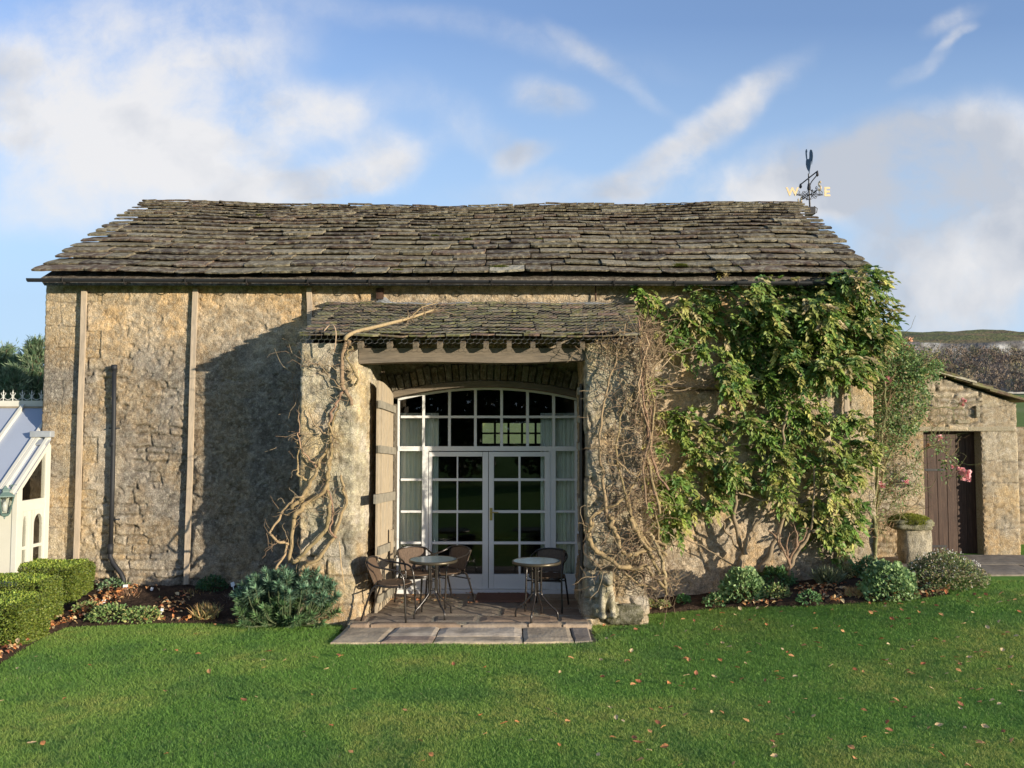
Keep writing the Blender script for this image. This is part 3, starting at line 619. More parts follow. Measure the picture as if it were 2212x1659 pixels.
proof = slate_roof('porch_roof', barn, PE0, PE1, PR0, PR1, [L_/12]*12, (.2,.48), .030, 9, MOSSY, [(.20,.15,.11),(.26,.22,.15),(.16,.125,.095),(.25,.17,.13),(.22,.215,.12),(.30,.265,.19)], [4,4,2,2,2,1.5], lambda u,v: .012*np.sin(u*14), jag=.012)
mb = MB(); o1 = Vector((0,0,-.025))
o_b = Vector((0,.16,.075))
mb.add([PE0+o_b+Vector((.05,.03,-.02)),PE1+o_b+Vector((-.05,.03,-.02)),PR1+Vector((-.05,0,-.02)),PR0+Vector((.05,0,-.02)),PE0+o_b+Vector((.05,.03,-.04)),PE1+o_b+Vector((-.05,.03,-.04)),PR1+Vector((-.05,0,-.04)),PR0+Vector((.05,0,-.04))], [(0,1,2,3),(7,6,5,4),(0,4,5,1),(0,3,7,4),(1,5,6,2),(2,6,7,3)])
mb.build('porch_boarding', BEAMW, barn)
for sgn, xo in ((0,-2.66),(1,1.62)):    # stone cheeks between pier top and porch slates
    mb = MB()
    mb.add([(xo-.04,YP+.02,zt-.03),(xo-.04,YW,zt-.03),(xo-.04,YW,PR0.z-.05),(xo+.06,YP+.02,zt-.03),(xo+.06,YW,zt-.03),(xo+.06,YW,PR0.z-.05)], [(0,2,1),(3,4,5),(0,1,4,3),(1,2,5,4),(2,0,3,5)], (.26,.23,.17)); mb.build('porch_cheek', STONE, barn)
# lead flashing
n = 60; xs = np.linspace(PR0.x-.02, PR1.x+.02, n); V = []; 
for x in xs:
    w = .012*math.sin(x*7)+.01*math.sin(x*17+1); up = .055+w*.6+(.10*math.exp(-((x+1.86)/.07)**2))
    V += [(x,YW-.16,PR0.z-.04+w*.3),(x,YW-.06,PR0.z+.012+w*.4),(x,YW-.055+w*.3,PR0.z+up)]
F = gridfaces(n,3); lo_ = npmesh('lead_flashing', np.array(V), F, np.ones((3*n,3)), LEAD, proof, True); so_ = lo_.modifiers.new('solid','SOLIDIFY'); so_.thickness = .006
# small tarred boards above the flashing
mb = MB(); p = at(821,642,YW-.05); mb.box((p.x-.05,YW-.09,p.z-.03),(p.x+.05,YW-.02,p.z+.13)); mb.build('wall_bracket', DARKWOOD, barn); mb = MB(); p = at(1286,632,YW-.05); mb.tube([(p.x,YW-.09,p.z-.13),(p.x,YW-.09,p.z+.1)], .012, 6); mb.build('wall_bracket', DARKWOOD, barn)
# wire netting over the porch slates
mb = MB(); cw = .075
def roofpt(u, v, lift=.11):
    p = PE0+Vector((u,0,0))+sl_dir*v; d = .004*math.sin(u*31+v*17)
    if v < 0: p = PE0+Vector((u, v*.4+.01*math.sin(u*9), v*.9)); return p+Vector((0,-.035+.01*math.sin(u*5),.05))
    return p+Vector((0,-.3,.95)).normalized()*(lift+d)
Lw = PE1.x-PE0.x; rows = int((L_+.12)/(cw*.75)); cols_ = int(Lw/cw)
for j in range(rows):
    for i in range(cols_):
        if random.random() < .06: continue
        x0 = (i+.5*(j % 2))*cw; v0 = -.10+j*cw*.75; s2 = cw*.5; jt = lambda: random.uniform(-.006,.006)
        a = roofpt(x0+jt(), v0+cw*.25); b = roofpt(x0+s2, v0+jt()); c = roofpt(x0-s2, v0); d = roofpt(x0, v0+cw*.75)
        mb.tube([a,b], .0017, 3); mb.tube([a,c], .0017, 3); mb.tube([a,d], .0017, 3)
mb.build('wire_netting', mat('galvanised_wire', (.17,.165,.15), .6, n=.1, bump=0, metal=.2), proof)

# --- glazed doorway
def fr(mb, u0, v0, u1, v1, y0, y1):
    a = at(u0, v1, YD); b = at(u1, v0, YD); mb.box((a.x, y0, a.z), (b.x, y1, b.z))
mb = MB(); Y0, Y1 = YD-.02, YD+.06
colsx = [863-3, 915, 971, 1027, 1083.5, 1139.5, 1196, 1246]
for k, u in enumerate(colsx):
    w = 3 if 0 < k < 7 else 3.5
    if k in (0,7): fr(mb, u-w, 866, u+w, 1280, Y0, Y1)
    elif k in (1,6): fr(mb, u-w, 852, u+w, 968, Y0, Y1)
    else: fr(mb, u-w, 846, u+w, 968, Y0, Y1)
# extend the upper bars up to the arch
for k, u in enumerate(colsx[1:-1]):
    x = at(u,900,YD).x; z1 = arch_z(x)-.0; zz0 = at(u,853,YD).z
    mb.box((x-.02,Y0+.003,zz0-.02),(x+.02,Y1-.003,z1+.02))
for v in (900.5,): fr(mb, 866, v-2.6, 1243, v+2.6, Y0+.004, Y1-.004)
fr(mb, 860, 964, 1249, 974, Y0-.012, Y1+.006)
for uu0, uu1 in ((866,912),(1199,1243)):
    for v in (1036,1105,1172.5): fr(mb, uu0, v-2.4, uu1, v+2.4, Y0+.006, Y1-.006)
    fr(mb, uu0, 1240, uu1, 1274, Y0+.006, Y1-.006)
fr(mb, 911, 974, 926, 1276, Y0-.006, Y1); fr(mb, 1187, 974, 1200, 1276, Y0-.006, Y1)
fr(mb, 855, 1272, 1250, 1281, Y0-.05, Y1+.02)
n = 24
for k in range(n):
    xa = ox0+.01+(ox1-ox0-.02)*k/n; xb = ox0+.01+(ox1-ox0-.02)*(k+1)/n
    mb.add([(x,y,arch_z(x)+d) for y in (Y0-.004,Y1+.004) for (x,d) in ((xa,-.055),(xb,-.055),(xb,-.02),(xa,-.02))], [(0,1,2,3),(7,6,5,4),(0,4,5,1),(3,2,6,7)])
win = mb.build('window_frame', WHITE, barn)
mb = MB(); a = at(860,840,YD); b = at(915,1274,YD)
n = 20; zlow = at(900,968,YD).z
for k in range(n):
    xa = ox0+.03+(ox1-ox0-.06)*k/n; xb = ox0+.03+(ox1-ox0-.06)*(k+1)/n
    mb.add([(xa,YD+.02,zlow),(xb,YD+.02,zlow),(xb,YD+.02,arch_z(xb)-.03),(xa,YD+.02,arch_z(xa)-.03)], [(0,1,2,3)])
for uu0, uu1 in ((862,914),(1198,1246)):
    p = at(uu0,1242,YD); q = at(uu1,972,YD); mb.add([(p.x,YD+.02,p.z),(q.x,YD+.02,p.z),(q.x,YD+.02,q.z),(p.x,YD+.02,q.z)], [(0,1,2,3)])
mb.build('glass', GLASS, win)
for (u0, u1, g0, g1, g2, g3) in ((925.5,1055,934,986,990,1042),(1055.8,1188,1067,1120,1124.5,1177)):
    mb = MB(); y0, y1 = YD-.035, YD+.035
    fr(mb,u0,976,g0,1271,y0,y1); fr(mb,g3,976,u1,1271,y0,y1); fr(mb,g0,976,g3,986,y0+.001,y1-.001); fr(mb,g0,1240,g3,1271,y0+.001,y1-.001)
    fr(mb,g1,986,g2,1240,y0+.008,y1-.008)
    for v in (1036,1105,1172.5): fr(mb,g0,v-2.8,g3,v+2.8,y0+.006,y1-.006)
    fr(mb,u0+2,1258,u1-2,1271,y0-.02,y0+.0005) if False else None
    dr = mb.build('door', WHITE, barn, bevel=.003)
    mb = MB(); p = at(g0,1240,YD); q = at(g3,986,YD); mb.add([(p.x-.005,YD+.005,p.z-.005),(q.x+.005,YD+.005,p.z-.005),(q.x+.005,YD+.005,q.z+.005),(p.x-.005,YD+.005,q.z+.005)], [(0,1,2,3)]); mb.build('glass', GLASS, dr)
    if g0 > 1000:
        BR = mat('brass', (.55,.42,.16), .35, n=.15, ns=20, bump=0, metal=.8)
        mb = MB(); p = at(1061,1110,YD); mb.box((p.x-.02,YD-.045,p.z-.09),(p.x+.02,YD-.036,p.z+.09)); mb.tube([(p.x,YD-.04,p.z+.03),(p.x,YD-.09,p.z+.03),(p.x+.02,YD-.095,p.z+.03),(p.x+.11,YD-.095,p.z+.028)], .009, 8); mb.build('handle', BR, dr, bevel=.002)
# --- open plank doors folded back beside the glazing
def plank_door(hx_, hy, fx, fy, zb, zh, zf, side, mname=OLDWOOD):
    """hinge at hx,hy ; free edge at fx,fy; top runs zh (hinge) to zf (free)"""
    H = Vector((hx_,hy,0)); Fv = Vector((fx,fy,0)); d = (Fv-H); L = d.length; d.normalize(); nrm_ = Vector((d.y,-d.x,0))*side  # faces the opening
    mb = MB(); k = 6
    for i in range(k):
        a0 = L*i/k+.006; a1 = L*(i+1)/k-.006; t0 = zh+(zf-zh)*math.sin(math.pi/2*(i/k)); t1 = zh+(zf-zh)*math.sin(math.pi/2*((i+1)/k)); off = random.uniform(-.008,.008)
        vs = []
        for nn__ in (0,.028):
            for (aa_, zz_) in ((a0,zb),(a1,zb),(a1,t1),(a0,t0)): vs.append(H+d*aa_+nrm_*(nn__+off)+Vector((0,0,zz_)))
        mb.add(vs, [(0,1,2,3),(7,6,5,4),(0,4,5,1),(1,5,6,2),(2,6,7,3),(3,7,4,0)])
    dd = mb.build('plank_door', mname, barn)
    return dd, H, d, nrm_, L
LEDGE = mat('grey_ledge_wood', (.25,.225,.175), .85, n=.35, ns=9, bump=.5, bs=30, bd=.006)
pdl, H, d, nn_v, L = plank_door(ox0-.02, YW-.06, at(813,900,10.95).x, 10.95, -.0, arch_z(ox0)+.02, at(815,822,10.95).z, -1)
for (v, thk, ext) in ((873,.10,.04),(970,.10,.03),(1075,.12,.26),(1190,.11,.0),(1295,.10,.0)):
    p = at(815, v, 10.95); z = p.z; mb = MB(); a = H+d*.03+nn_v*.048+Vector((0,0,z-.05)); b = H+d*(L+ext)+nn_v*.048+Vector((0,0,z)); mb.bar(a, b, .038, thk); mb.build('ledge', LEDGE, pdl, bevel=.004)
mb = MB(); z = at(815,1190,10.95).z; a = H+d*(L*.35)+nn_v*.088; mb.bar(a+Vector((0,0,z-.25)), a+Vector((0,0,z+.2)), .035, .07, up=(0,1,0)); mb.build('latch_board', OLDWOOD, pdl)
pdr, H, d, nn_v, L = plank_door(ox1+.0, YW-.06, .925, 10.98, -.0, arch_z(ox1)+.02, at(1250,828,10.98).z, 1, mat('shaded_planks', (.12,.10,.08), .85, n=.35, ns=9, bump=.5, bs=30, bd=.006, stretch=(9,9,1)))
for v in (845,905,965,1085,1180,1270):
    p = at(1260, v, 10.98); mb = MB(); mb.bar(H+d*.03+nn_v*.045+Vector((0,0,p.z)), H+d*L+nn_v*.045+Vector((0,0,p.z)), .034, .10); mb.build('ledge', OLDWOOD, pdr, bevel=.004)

# ================================================================== CURTAINS (hang inside)
def curtain(u0, u1, lab):
    a = at(u0,895,YD+.13); b = at(u1,1276,YD+.13); n = 90; V = []
    for i in range(n):
        x = a.x+(b.x-a.x)*i/(n-1)
        for j in range(8):
            z = 0.01+(a.z+.02-.01)*j/7; wv = .013*math.sin(i*.62+.5*math.sin(i*.23))*(1.1-.04*j)+.006*math.sin(i*.27+j*.3)
            V.append((x, YD+.13+wv, z))
    o = npmesh('curtain', np.array(V), gridfaces(n,8), np.ones((len(V),3)), CURT, None, True); m = o.modifiers.new('solid','SOLIDIFY'); m.thickness = .004
    tag(o, lab, 'curtain', 'curtains behind the glazed doorway')
curtain(858, 946, 'pale green pleated curtain at the left end of the doorway, beside the sunlit plank door')
curtain(1168, 1250, 'pale green pleated curtain at the right end of the doorway, above the single chair')

# ================================================================== PAVING
def flags(name, cells, z, th, cols, seed):
    rg = random.Random(seed); nb = NB()
    for (pts) in cells:
        P_ = [Vector(p) for p in pts]; n1, n2 = 12, 8; a, b, c, d = P_
        S_, T_ = np.meshgrid(np.linspace(0,1,n1), np.linspace(0,1,n2), indexing='ij')
        X = (1-S_)*(1-T_)*a.x+S_*(1-T_)*b.x+S_*T_*c.x+(1-S_)*T_*d.x; Y = (1-S_)*(1-T_)*a.y+S_*(1-T_)*b.y+S_*T_*c.y+(1-S_)*T_*d.y
        ed = np.minimum(np.minimum(S_,1-S_)*(b-a).length, np.minimum(T_,1-T_)*(d-a).length)
        X = X+(fbm(X,Y,7,2,seed)-.5)*.02; Y = Y+(fbm(X,Y,7,2,seed+1)-.5)*.02
        Z = z(X,Y) if callable(z) else np.full(X.shape, z+rg.uniform(-.004,.004))
        Z = Z+(fbm(X,Y,5,3,seed)-.5)*.014-.012*(1-ss(0,.02,ed)); Tt = np.stack([X,Y,Z],-1).reshape(-1,3); Bb = Tt.copy(); Bb[:,2] -= th; V = np.concatenate([Tt,Bb]); m = n1*n2
        fe = [(i*n2,(i+1)*n2,m+(i+1)*n2,m+i*n2) for i in range(n1-1)]+[((i+1)*n2+n2-1,i*n2+n2-1,m+i*n2+n2-1,m+(i+1)*n2+n2-1) for i in range(n1-1)]
        se = [(j+1,j,m+j,m+j+1) for j in range(n2-1)]+[((n1-1)*n2+j,(n1-1)*n2+j+1,m+(n1-1)*n2+j+1,m+(n1-1)*n2+j) for j in range(n2-1)]
        c_ = np.array(rg.choice(cols))*rg.uniform(.85,1.15); nb.add(V, np.concatenate([gridfaces(n1,n2), np.array(fe+se)]), np.tile(c_, (len(V),1)))
    return nb.build(name, PAVE, None)
def rect(x0,y0,x1,y1,g=.012): return ((x0+g,y0+g,0),(x1-g,y0+g,0),(x1-g,y1-g,0),(x0+g,y1-g,0))
cells = []
rows_ = [(10.36,10.50,[-2.0,-1.75,-.62,.2,.62,.98]),(10.50,10.86,[-2.0,-1.82,-1.0,-.42,.58,.98]),(10.86,11.32,[-2.0,-1.3,-.15,.3,.98]),(11.32,11.85,[-2.0,-1.5,-.7,.15,.98]),(11.85,12.32,[-2.0,-1.2,-.2,.5,.98])]
for (y0,y1,xs_) in rows_:
    for i in range(len(xs_)-1): cells.append(rect(xs_[i],y0,xs_[i+1],y1))
o = flags('porch_paving', cells, 0, .05, [(.30,.22,.155),(.34,.26,.185),(.27,.22,.17),(.32,.23,.16)], 4); tag(o, kind='structure')
mb = MB(); mb.box((-2.02,10.40,-.2),(.985,12.34,-.010),(.36,.31,.23)); o = mb.build('paving_joints', STONE); tag(o, kind='structure')
zs_ = -.042; seams = [((757,1344),(713,1385)),((868,1344),(822,1385)),((956,1344),(935,1385)),((1128,1344),(1130,1385)),((1230,1344),(1240,1383)),((1268,1342),(1281,1380))]
cells = []
for (a, b) in zip(seams[:-1], seams[1:]):
    g = 1.5; pa = gp(a[0][0]+g,a[0][1],zs_); pb = gp(b[0][0]-g,b[0][1],zs_); pc = gp(b[1][0]-g,b[1][1],zs_); pd = gp(a[1][0]+g,a[1][1],zs_); 
    if 800 < a[0][0] < 1100:
        m1 = pd.lerp(pa,.30); m2 = pc.lerp(pb,.30); cells.append((pd,pc,m2-Vector((0,.012,0)),m1-Vector((0,.012,0)))); cells.append((m1,m2,pb,pa))
    else: cells.append((pd,pc,pb,pa))
o = flags('doorstep_slabs', cells, zs_, .08, [(.40,.30,.23),(.52,.44,.34),(.27,.23,.19),(.54,.44,.31)], 8); tag(o, kind='structure')
mb = MB(); a = gp(757,1344,zs_); b = gp(713,1385,zs_); mb.add([(-2.0,10.5,-.075),(.95,10.5,-.075),(1.0,9.75,-.075),(-2.1,9.75,-.075),(-2.0,10.5,-.2),(.95,10.5,-.2),(1.0,9.75,-.2),(-2.1,9.75,-.2)], [(0,3,2,1),(4,5,6,7),(3,7,6,2)], (.12,.10,.07)); o = mb.build('step_bedding', STONE); tag(o, kind='structure')
cells = []
pth = [(5.35,7.2,9.3,11.5),(5.35,6.4,8.1,10.,11.5)]
for r_i, (y0,y1) in enumerate(((11.25,12.0),(12.0,12.92))):
    xs_ = pth[r_i]
    for i in range(len(xs_)-1): cells.append(rect(xs_[i],y0,xs_[i+1],y1,.015))
o = flags('path', cells, lambda X,Y: gz(X,Y)+.035, .06, [(.24,.20,.15),(.28,.24,.19),(.22,.19,.15)], 12); tag(o, kind='structure')
# doormat
mb = MB(); a = gp(1026,1302,0); b = gp(1143,1283,0); V = []
nx_, ny_ = 60, 22; XX, YY = np.meshgrid(np.linspace(a.x,b.x,nx_), np.linspace(a.y,b.y,ny_), indexing='ij'); ZZ = .022+fbm(XX,YY,40,2,3)*.008
E_ = (XX < a.x+.012)|(XX > b.x-.012)|(YY < a.y+.012)|(YY > b.y-.012); ZZ = np.where(E_, .004, ZZ)
o = npmesh('doormat', np.stack([XX,YY,ZZ],-1).reshape(-1,3), gridfaces(nx_,ny_), np.tile([.17,.085,.055],(nx_*ny_,1)), mat('coir_vc', attr=True, rough=1, n=.3, ns=60, bump=.6, bs=120, bd=.005)); tag(o, 'reddish brown coir doormat lying in front of the white double doors', 'doormat')

# ================================================================== FLOWER BEDS
LB = [(146,1353),(350,1345),(620,1346),(730,1346)]
RB = [(1290,1332),(1400,1322),(1560,1309),(1760,1303),(1960,1291),(2055,1284),(2066,1272)]
LBw = [gp(u,v,-.06) for u,v in LB]
def rbz(u): return -.05+.38*ss(1300,2100,u)
RBw = [gp(u,v,float(rbz(u))) for u,v in RB]
def bed(name, front, x0, x1, back, zoff):
    fx = np.array([p.x for p in front]); fy = np.array([p.y for p in front]); xs = np.linspace(x0, x1, 220); m = 60; Y0_ = np.interp(xs, fx, fy)+.03*(fbm(xs,xs*0,3,3,2)-.5)
    S_ = np.linspace(0,1,m)[None,:]; X = np.repeat(xs[:,None],m,1); Y = Y0_[:,None]+(back(xs)-Y0_)[:,None]*S_
    Z = gz(X,Y)+.045*ss(0,.08,S_)+.05*(fbm(X,Y,3,4,7)-.5)+.03*(fbm(X,Y,14,3,8)-.5)+zoff*S_; Z[:,0] = gz(X[:,0],Y[:,0])-.03
    o = npmesh(name, np.stack([X,Y,Z],-1).reshape(-1,3), gridfaces(220,m), np.ones((220*m,3)), SOIL, None, True); tag(o, kind='structure')
bed('soil_bed', LBw, LBw[0].x, -2.12, lambda x: np.where(x < -2.75, 12.02, 10.75), .0)
ys_ = np.linspace(8.2, 12.0, 130); sx_ = np.linspace(-9.2, -5.42, 120); SX, SY = np.meshgrid(sx_, ys_, indexing='ij')
SXr = SX+ (ss(-6.2,-5.42,SX))*(.10*np.sin(SY*1.7)+.05*fbm(SY,SY*0,4,3,2)-.02)
SZ = gz(SXr,SY)+.05*(1-ss(-5.50,-5.42,SX))*ss(8.2,8.35,SY)+.04*(fbm(SX,SY,3,4,7)-.5)+.03*(fbm(SX,SY,14,3,8)-.5)-.03*ss(-5.46,-5.42,SX)
o = npmesh('soil_bed', np.stack([SXr,SY,SZ],-1).reshape(-1,3), gridfaces(120,130), np.ones((120*130,3)), SOIL, None, True); tag(o, kind='structure')
bed('soil_bed', RBw, 1.0, RBw[-2].x, lambda x: np.where(x < 1.72, 10.72, np.where(x < XR, 12.02, 12.0)), .0)
def lawnmask(x, y):
    lf = np.interp(x, [p.x for p in LBw], [p.y for p in LBw]); rf = np.interp(x, [p.x for p in RBw], [p.y for p in RBw])
    ok = np.ones(x.shape, bool)
    ok &= ~((x < -2.1) & (x > -7) & (y > lf)); ok &= ~((x > .95) & (x <= RBw[-2].x) & (y > rf-.0)); 
    a0 = gp(757,1344,zs_); a1 = gp(713,1385,zs_); b1 = gp(1281,1380,zs_)
    ok &= ~((x > -2.12) & (x < .99) & (y > 9.79)); ok &= ~((x > RBw[-2].x) & (y > 11.0+0*x))
    ok &= ~((x < -5.42+.10*np.sin(y*1.7)) & (y > 8.22)); return ok
# ================================================================== LAWN
NG = 800000
yy = RNG.uniform(4.6, 11.3, NG); xx = RNG.uniform(-1,1,NG)*(yy*.66+.7)
k_ = lawnmask(xx+RNG.normal(0,.012,NG), yy+RNG.normal(0,.012,NG)); xx = xx[k_]; yy = yy[k_]; n = len(xx); zz = gz(xx,yy)
hg = RNG.uniform(.012,.030,n)*(.7+.6*fbm(xx,yy,3,3,15)); wd = RNG.uniform(.0022,.0042,n)*(.6+.05*yy)
an = RNG.uniform(0,2*np.pi,n); ln_ = rnd(n,2,.8); patch = fbm(xx,yy,1.1,4,16); fp = fbm(xx,yy,9,2,17)
V = np.empty((n,3,3)); V[:,0] = np.stack([xx-np.cos(an)*wd, yy-np.sin(an)*wd, zz-.005],-1); V[:,1] = np.stack([xx+np.cos(an)*wd, yy+np.sin(an)*wd, zz-.005],-1)
V[:,2] = np.stack([xx+ln_[:,0]*hg, yy+ln_[:,1]*hg, zz+hg],-1)
c = mixc((.105,.245,.032), (.175,.295,.048), ss(.3,.7,patch)); c = mixc(c, (.26,.30,.065), ss(.56,.80,patch+.5*(fp-.5))*.42); c = mixc(c, (.065,.17,.03), ss(.55,.75,fbm(xx,yy,2.3,3,23))*.6); c = c*np.array([1.36,1.12,1.35])*(RNG.uniform(.9,1.55,(n,1)))+np.array([.016,.014,.018])
yb = RNG.random(n) < .012; c[yb] = (.40,.38,.20)
o = npmesh('grass', V.reshape(-1,3), np.arange(3*n).reshape(-1,3), np.repeat(c,3,0), mat('grass_blade', attr=True, rough=.55, n=0, bump=0, spec=.25, trans=.3))
tag(o, 'short mown green lawn grass in front of the barn', 'grass', kind='stuff')
# a few longer pale stalks are left in the sward
# ================================================================== FALLEN LEAVES
def leafmesh(seed, col):
    rg = random.Random(seed); V = []; F = []
    n = 9
    for i in range(n):
        t = i/(n-1); w = math.sin(math.pi*t**.8)*.36*(1 if i % 2 else .85); curl = .22*math.sin(t*3+seed); V += [(-w, t-.5, .05+curl*.35+.18*w*rg.uniform(.3,1.5)), (0, t-.5, curl*.35), (w, t-.5, .05+curl*.35+.18*w*rg.uniform(.3,1.5))]
    F = gridfaces(n,3); me = bpy.data.meshes.new('fallen_leaf'); me.from_pydata(V, [], [tuple(f) for f in F]); a = me.color_attributes.new('Col','FLOAT_COLOR','POINT')
    a.data.foreach_set('color', np.tile([*col,1.],(len(V),1)).astype(np.float32).ravel()); me.materials.append(DRY); return me
LC = [(.56,.24,.09),(.64,.34,.14),(.46,.16,.07),(.66,.46,.24),(.34,.14,.07),(.60,.46,.26),(.58,.29,.12)]
leafs = [leafmesh(i, LC[i % len(LC)]) for i in range(14)]; LN = ['orange brown','light orange','russet red','pale tan','dark maroon','cream coloured','amber brown']
placed = 0; tries = 0; rg = random.Random(5)
while placed < 285 and tries < 6000:
    tries += 1; u = rg.uniform(0,2212); v = 1290+(rg.random()**1.25)*369
    w = .95 if u > 1290 else .16
    if u > 1290 and v > 1480: w = .55
    if rg.random() > w: continue
    p = gp(u, v, float(-.06+.0)); 
    for _ in range(4): p = gp(u, v, float(gz(p.x,p.y))+.03)
    if not lawnmask(np.array([p.x]), np.array([p.y+.05]))[0]: continue
    if p.y > 11.2: continue
    li = rg.randrange(14); o = bpy.data.objects.new('fallen_leaf', leafs[li]); zn = ('on the lawn left of the doorstep slabs' if p.x < -1.9 else 'on the lawn in front of the doorstep slabs' if p.x < 1 else 'on the lawn along the edge of the right border' if p.y > 9.3 else 'on the nearest lawn at the right' if p.y < 7.6 else 'on the middle of the lawn at the right'); COL.objects.link(o); o.location = (p.x, p.y, float(gz(p.x,p.y))+.034); s_ = rg.uniform(.038,.072); o.scale = (s_,s_,s_)
    o.rotation_euler = (rg.uniform(-.5,.5), rg.uniform(-.5,.5), rg.uniform(0,6.28)); tag(o, LN[li % 7]+' fallen leaf lying '+zn, 'leaf', 'fallen leaves scattered over the lawn'); placed += 1
def litter(name, xr, front, back, N_, lab, wts=None):
    fx = np.array([p.x for p in front]); fy = np.array([p.y for p in front]); x = RNG.uniform(*xr, N_*4); y0 = np.interp(x, fx, fy); s_ = RNG.random(N_*4)**1.4; y = y0-.02+(back(x)-y0)*s_
    dn_ = fbm(x,y,2.2,3,19)+.3*RNG.random(N_*4); k = np.argsort(-dn_)[:N_]; x, y = x[k], y[k]; z = gz(x,y)+.075
    P_ = np.stack([x,y,z],-1); ax = rnd(N_); ax[:,2] *= .3; up = rnd(N_,3,.35)+np.array([0,0,1.]); nb = NB(); nb.add(*scatter(leaf_template(.34,.16,.2), P_, ax, up, RNG.uniform(.035,.08,N_), pick(N_, LC, var=.25)))
    o = nb.build(name, DRY); tag(o, lab, 'leaf litter', kind='stuff')
litter('leaf_litter', (-6.3,-2.2), LBw, lambda x: np.where(x < -2.75, 11.9, 10.75), 420, 'drift of dry brown leaves over the soil of the left hand border')
litter('leaf_litter', (1.1,5.5), RBw, lambda x: np.where(x < 1.72, 10.7, 11.9), 520, 'orange brown fallen leaves over the soil of the right hand border')
N_ = 420; yy_ = RNG.uniform(8.5,11.9,N_); xx_ = -5.44+.1*np.sin(yy_*1.7)-np.abs(RNG.normal(0,.16,N_)); P_ = np.stack([xx_,yy_,gz(xx_,yy_)+.075],-1); ax = rnd(N_); ax[:,2] *= .3; nb = NB(); nb.add(*scatter(leaf_template(.34,.16,.2), P_, ax, rnd(N_,3,.35)+np.array([0,0,1.]), RNG.uniform(.035,.08,N_), pick(N_, LC, var=.25))); o = nb.build('leaf_litter', DRY); tag(o, 'brown leaves gathered along the foot of the box hedges', 'leaf litter', kind='stuff')
P_ = np.stack([RNG.uniform(-1.8,-.4,60), RNG.uniform(11.5,12.25,60), np.full(60,.015)],-1); ax = rnd(60); ax[:,2] *= .1; nb = NB(); nb.add(*scatter(leaf_template(.34,.16,.1), P_, ax, rnd(60,3,.2)+np.array([0,0,1.]), RNG.uniform(.03,.07,60), pick(60, LC))); o = nb.build('leaf_litter', DRY); tag(o, 'brown leaves blown into the back of the porch under the chairs', 'leaf litter', kind='stuff')

# ================================================================== BORDER PLANTS
def solve_ground(u, v):
    p = gp(u, v, 0.)
    for _ in range(6): p = gp(u, v, float(gz(p.x, p.y))+.05)
    return p
def mound(name, lab, u, vb, ru, h_px, cols, kind, K, size, cat='plant', flowers=None, group=None, yfl=.8):
    """u = centre, vb = base row, ru = half width and h_px = height as measured"""
    p = solve_ground(u, vb); m = FPX/p.y; rx = ru/m; h = h_px/m; c = np.array([p.x, p.y+rx*.45, p.z])
    e = empty(name, lab, cat, tuple(c), group)
    q = norm(rnd(K)); q[:,2] = np.abs(q[:,2]); rr_ = RNG.uniform(.45,1,(K,1))**.5
    P0 = q*rr_*np.array([rx,rx*yfl,h])*(1+.25*(fbm(q[:,0]*2+u,q[:,1]*2+q[:,2]*2,1.5,2,5)-.5)[:,None])+c
    if kind == 'round': T_ = round_template(); ax = q+rnd(K,3,.5); up = q+rnd(K,3,.35)+np.array([.5,-.9,.7]); 
    elif kind == 'blade': T_ = blade_template(.045); P0 = c+rnd(K)*np.array([rx*.25,rx*.25,0]); ax = q*np.array([1,1,1])+np.array([0,0,.5]); up = rnd(K); 
    elif kind == 'strap': T_ = blade_template(.10); P0 = c+rnd(K)*np.array([rx*.5,rx*.3,0]); ax = q+np.array([0,0,.6]); up = rnd(K)
    else: T_ = leaf_template(.24); ax = q+rnd(K,3,.6); up = q+rnd(K,3,.4)+np.array([.5,-.9,.6])
    if kind in ('blade','strap'): sz = RNG.uniform(.6,1.1,K)*h*1.05
    else: sz = RNG.uniform(.6,1.3,K)*size
    nb = NB(); nb.add(*scatter(T_, P0, ax, up, sz, pick(K, cols)*(1. if kind=='round' else 1.35))); nb.build('foliage', LEAF, e)
    mb = MB()
    for k in range(10):
        d = norm(rnd(1))[0]; d[2] = abs(d[2]); mb.tube([Vector(c)+Vector((0,0,-.03)), Vector(c+d*np.array([rx,rx*yfl,h])*.7)], [.006,.002], 4, (.16,.13,.06))
    mb.build('stem', BARK, e)
    if flowers:
        fn, fc, fs = flowers; q = norm(rnd(fn)); q[:,2] = np.abs(q[:,2]); q[:,1] = -np.abs(q[:,1])*.8; P1 = c+q*np.array([rx*1.02,rx*yfl,h*1.08]); nb = NB()
        for a_ in range(3): nb.add(*scatter(round_template(.5,8), P1, norm(rnd(fn)), rnd(fn,3,.3)+np.array([0,-.8,.5]), fs, pick(fn,[fc],var=.05)))
        nb.build('blossom', DRY, e)
    return e
G1 = [(.19,.31,.12),(.25,.37,.15),(.31,.42,.17),(.12,.20,.07)]
mound('mound_plant','blue green dome of scalloped leaves left of centre in the right hand border',1612,1298,50,66,G1,'round',1500,.045)
mound('mound_plant','blue green dome of scalloped leaves near the right end of the border, beside the daisies',1933,1293,62,72,G1,'round',2000,.045)
mound('daisy_clump','loose grey green clump dotted with tiny white daisies below the outhouse door',2062,1270,88,72,[(.11,.15,.05),(.08,.12,.04),(.17,.18,.08),(.22,.18,.09)],'leaf',5200,.035,'plant',(120,(.72,.68,.62),.013),None,.7)
mound('ornamental_grass','yellowing tufted grass at the wall foot right of the tangled bare climber',1556,1240,34,34,[(.42,.36,.13),(.30,.28,.09),(.36,.28,.12)],'blade',420,.1)
mound('green_clump','bright green strap leaved clump at the wall foot under the forked bare shrub',1738,1246,40,34,[(.09,.22,.03),(.14,.28,.05),(.07,.15,.03)],'strap',420,.1)
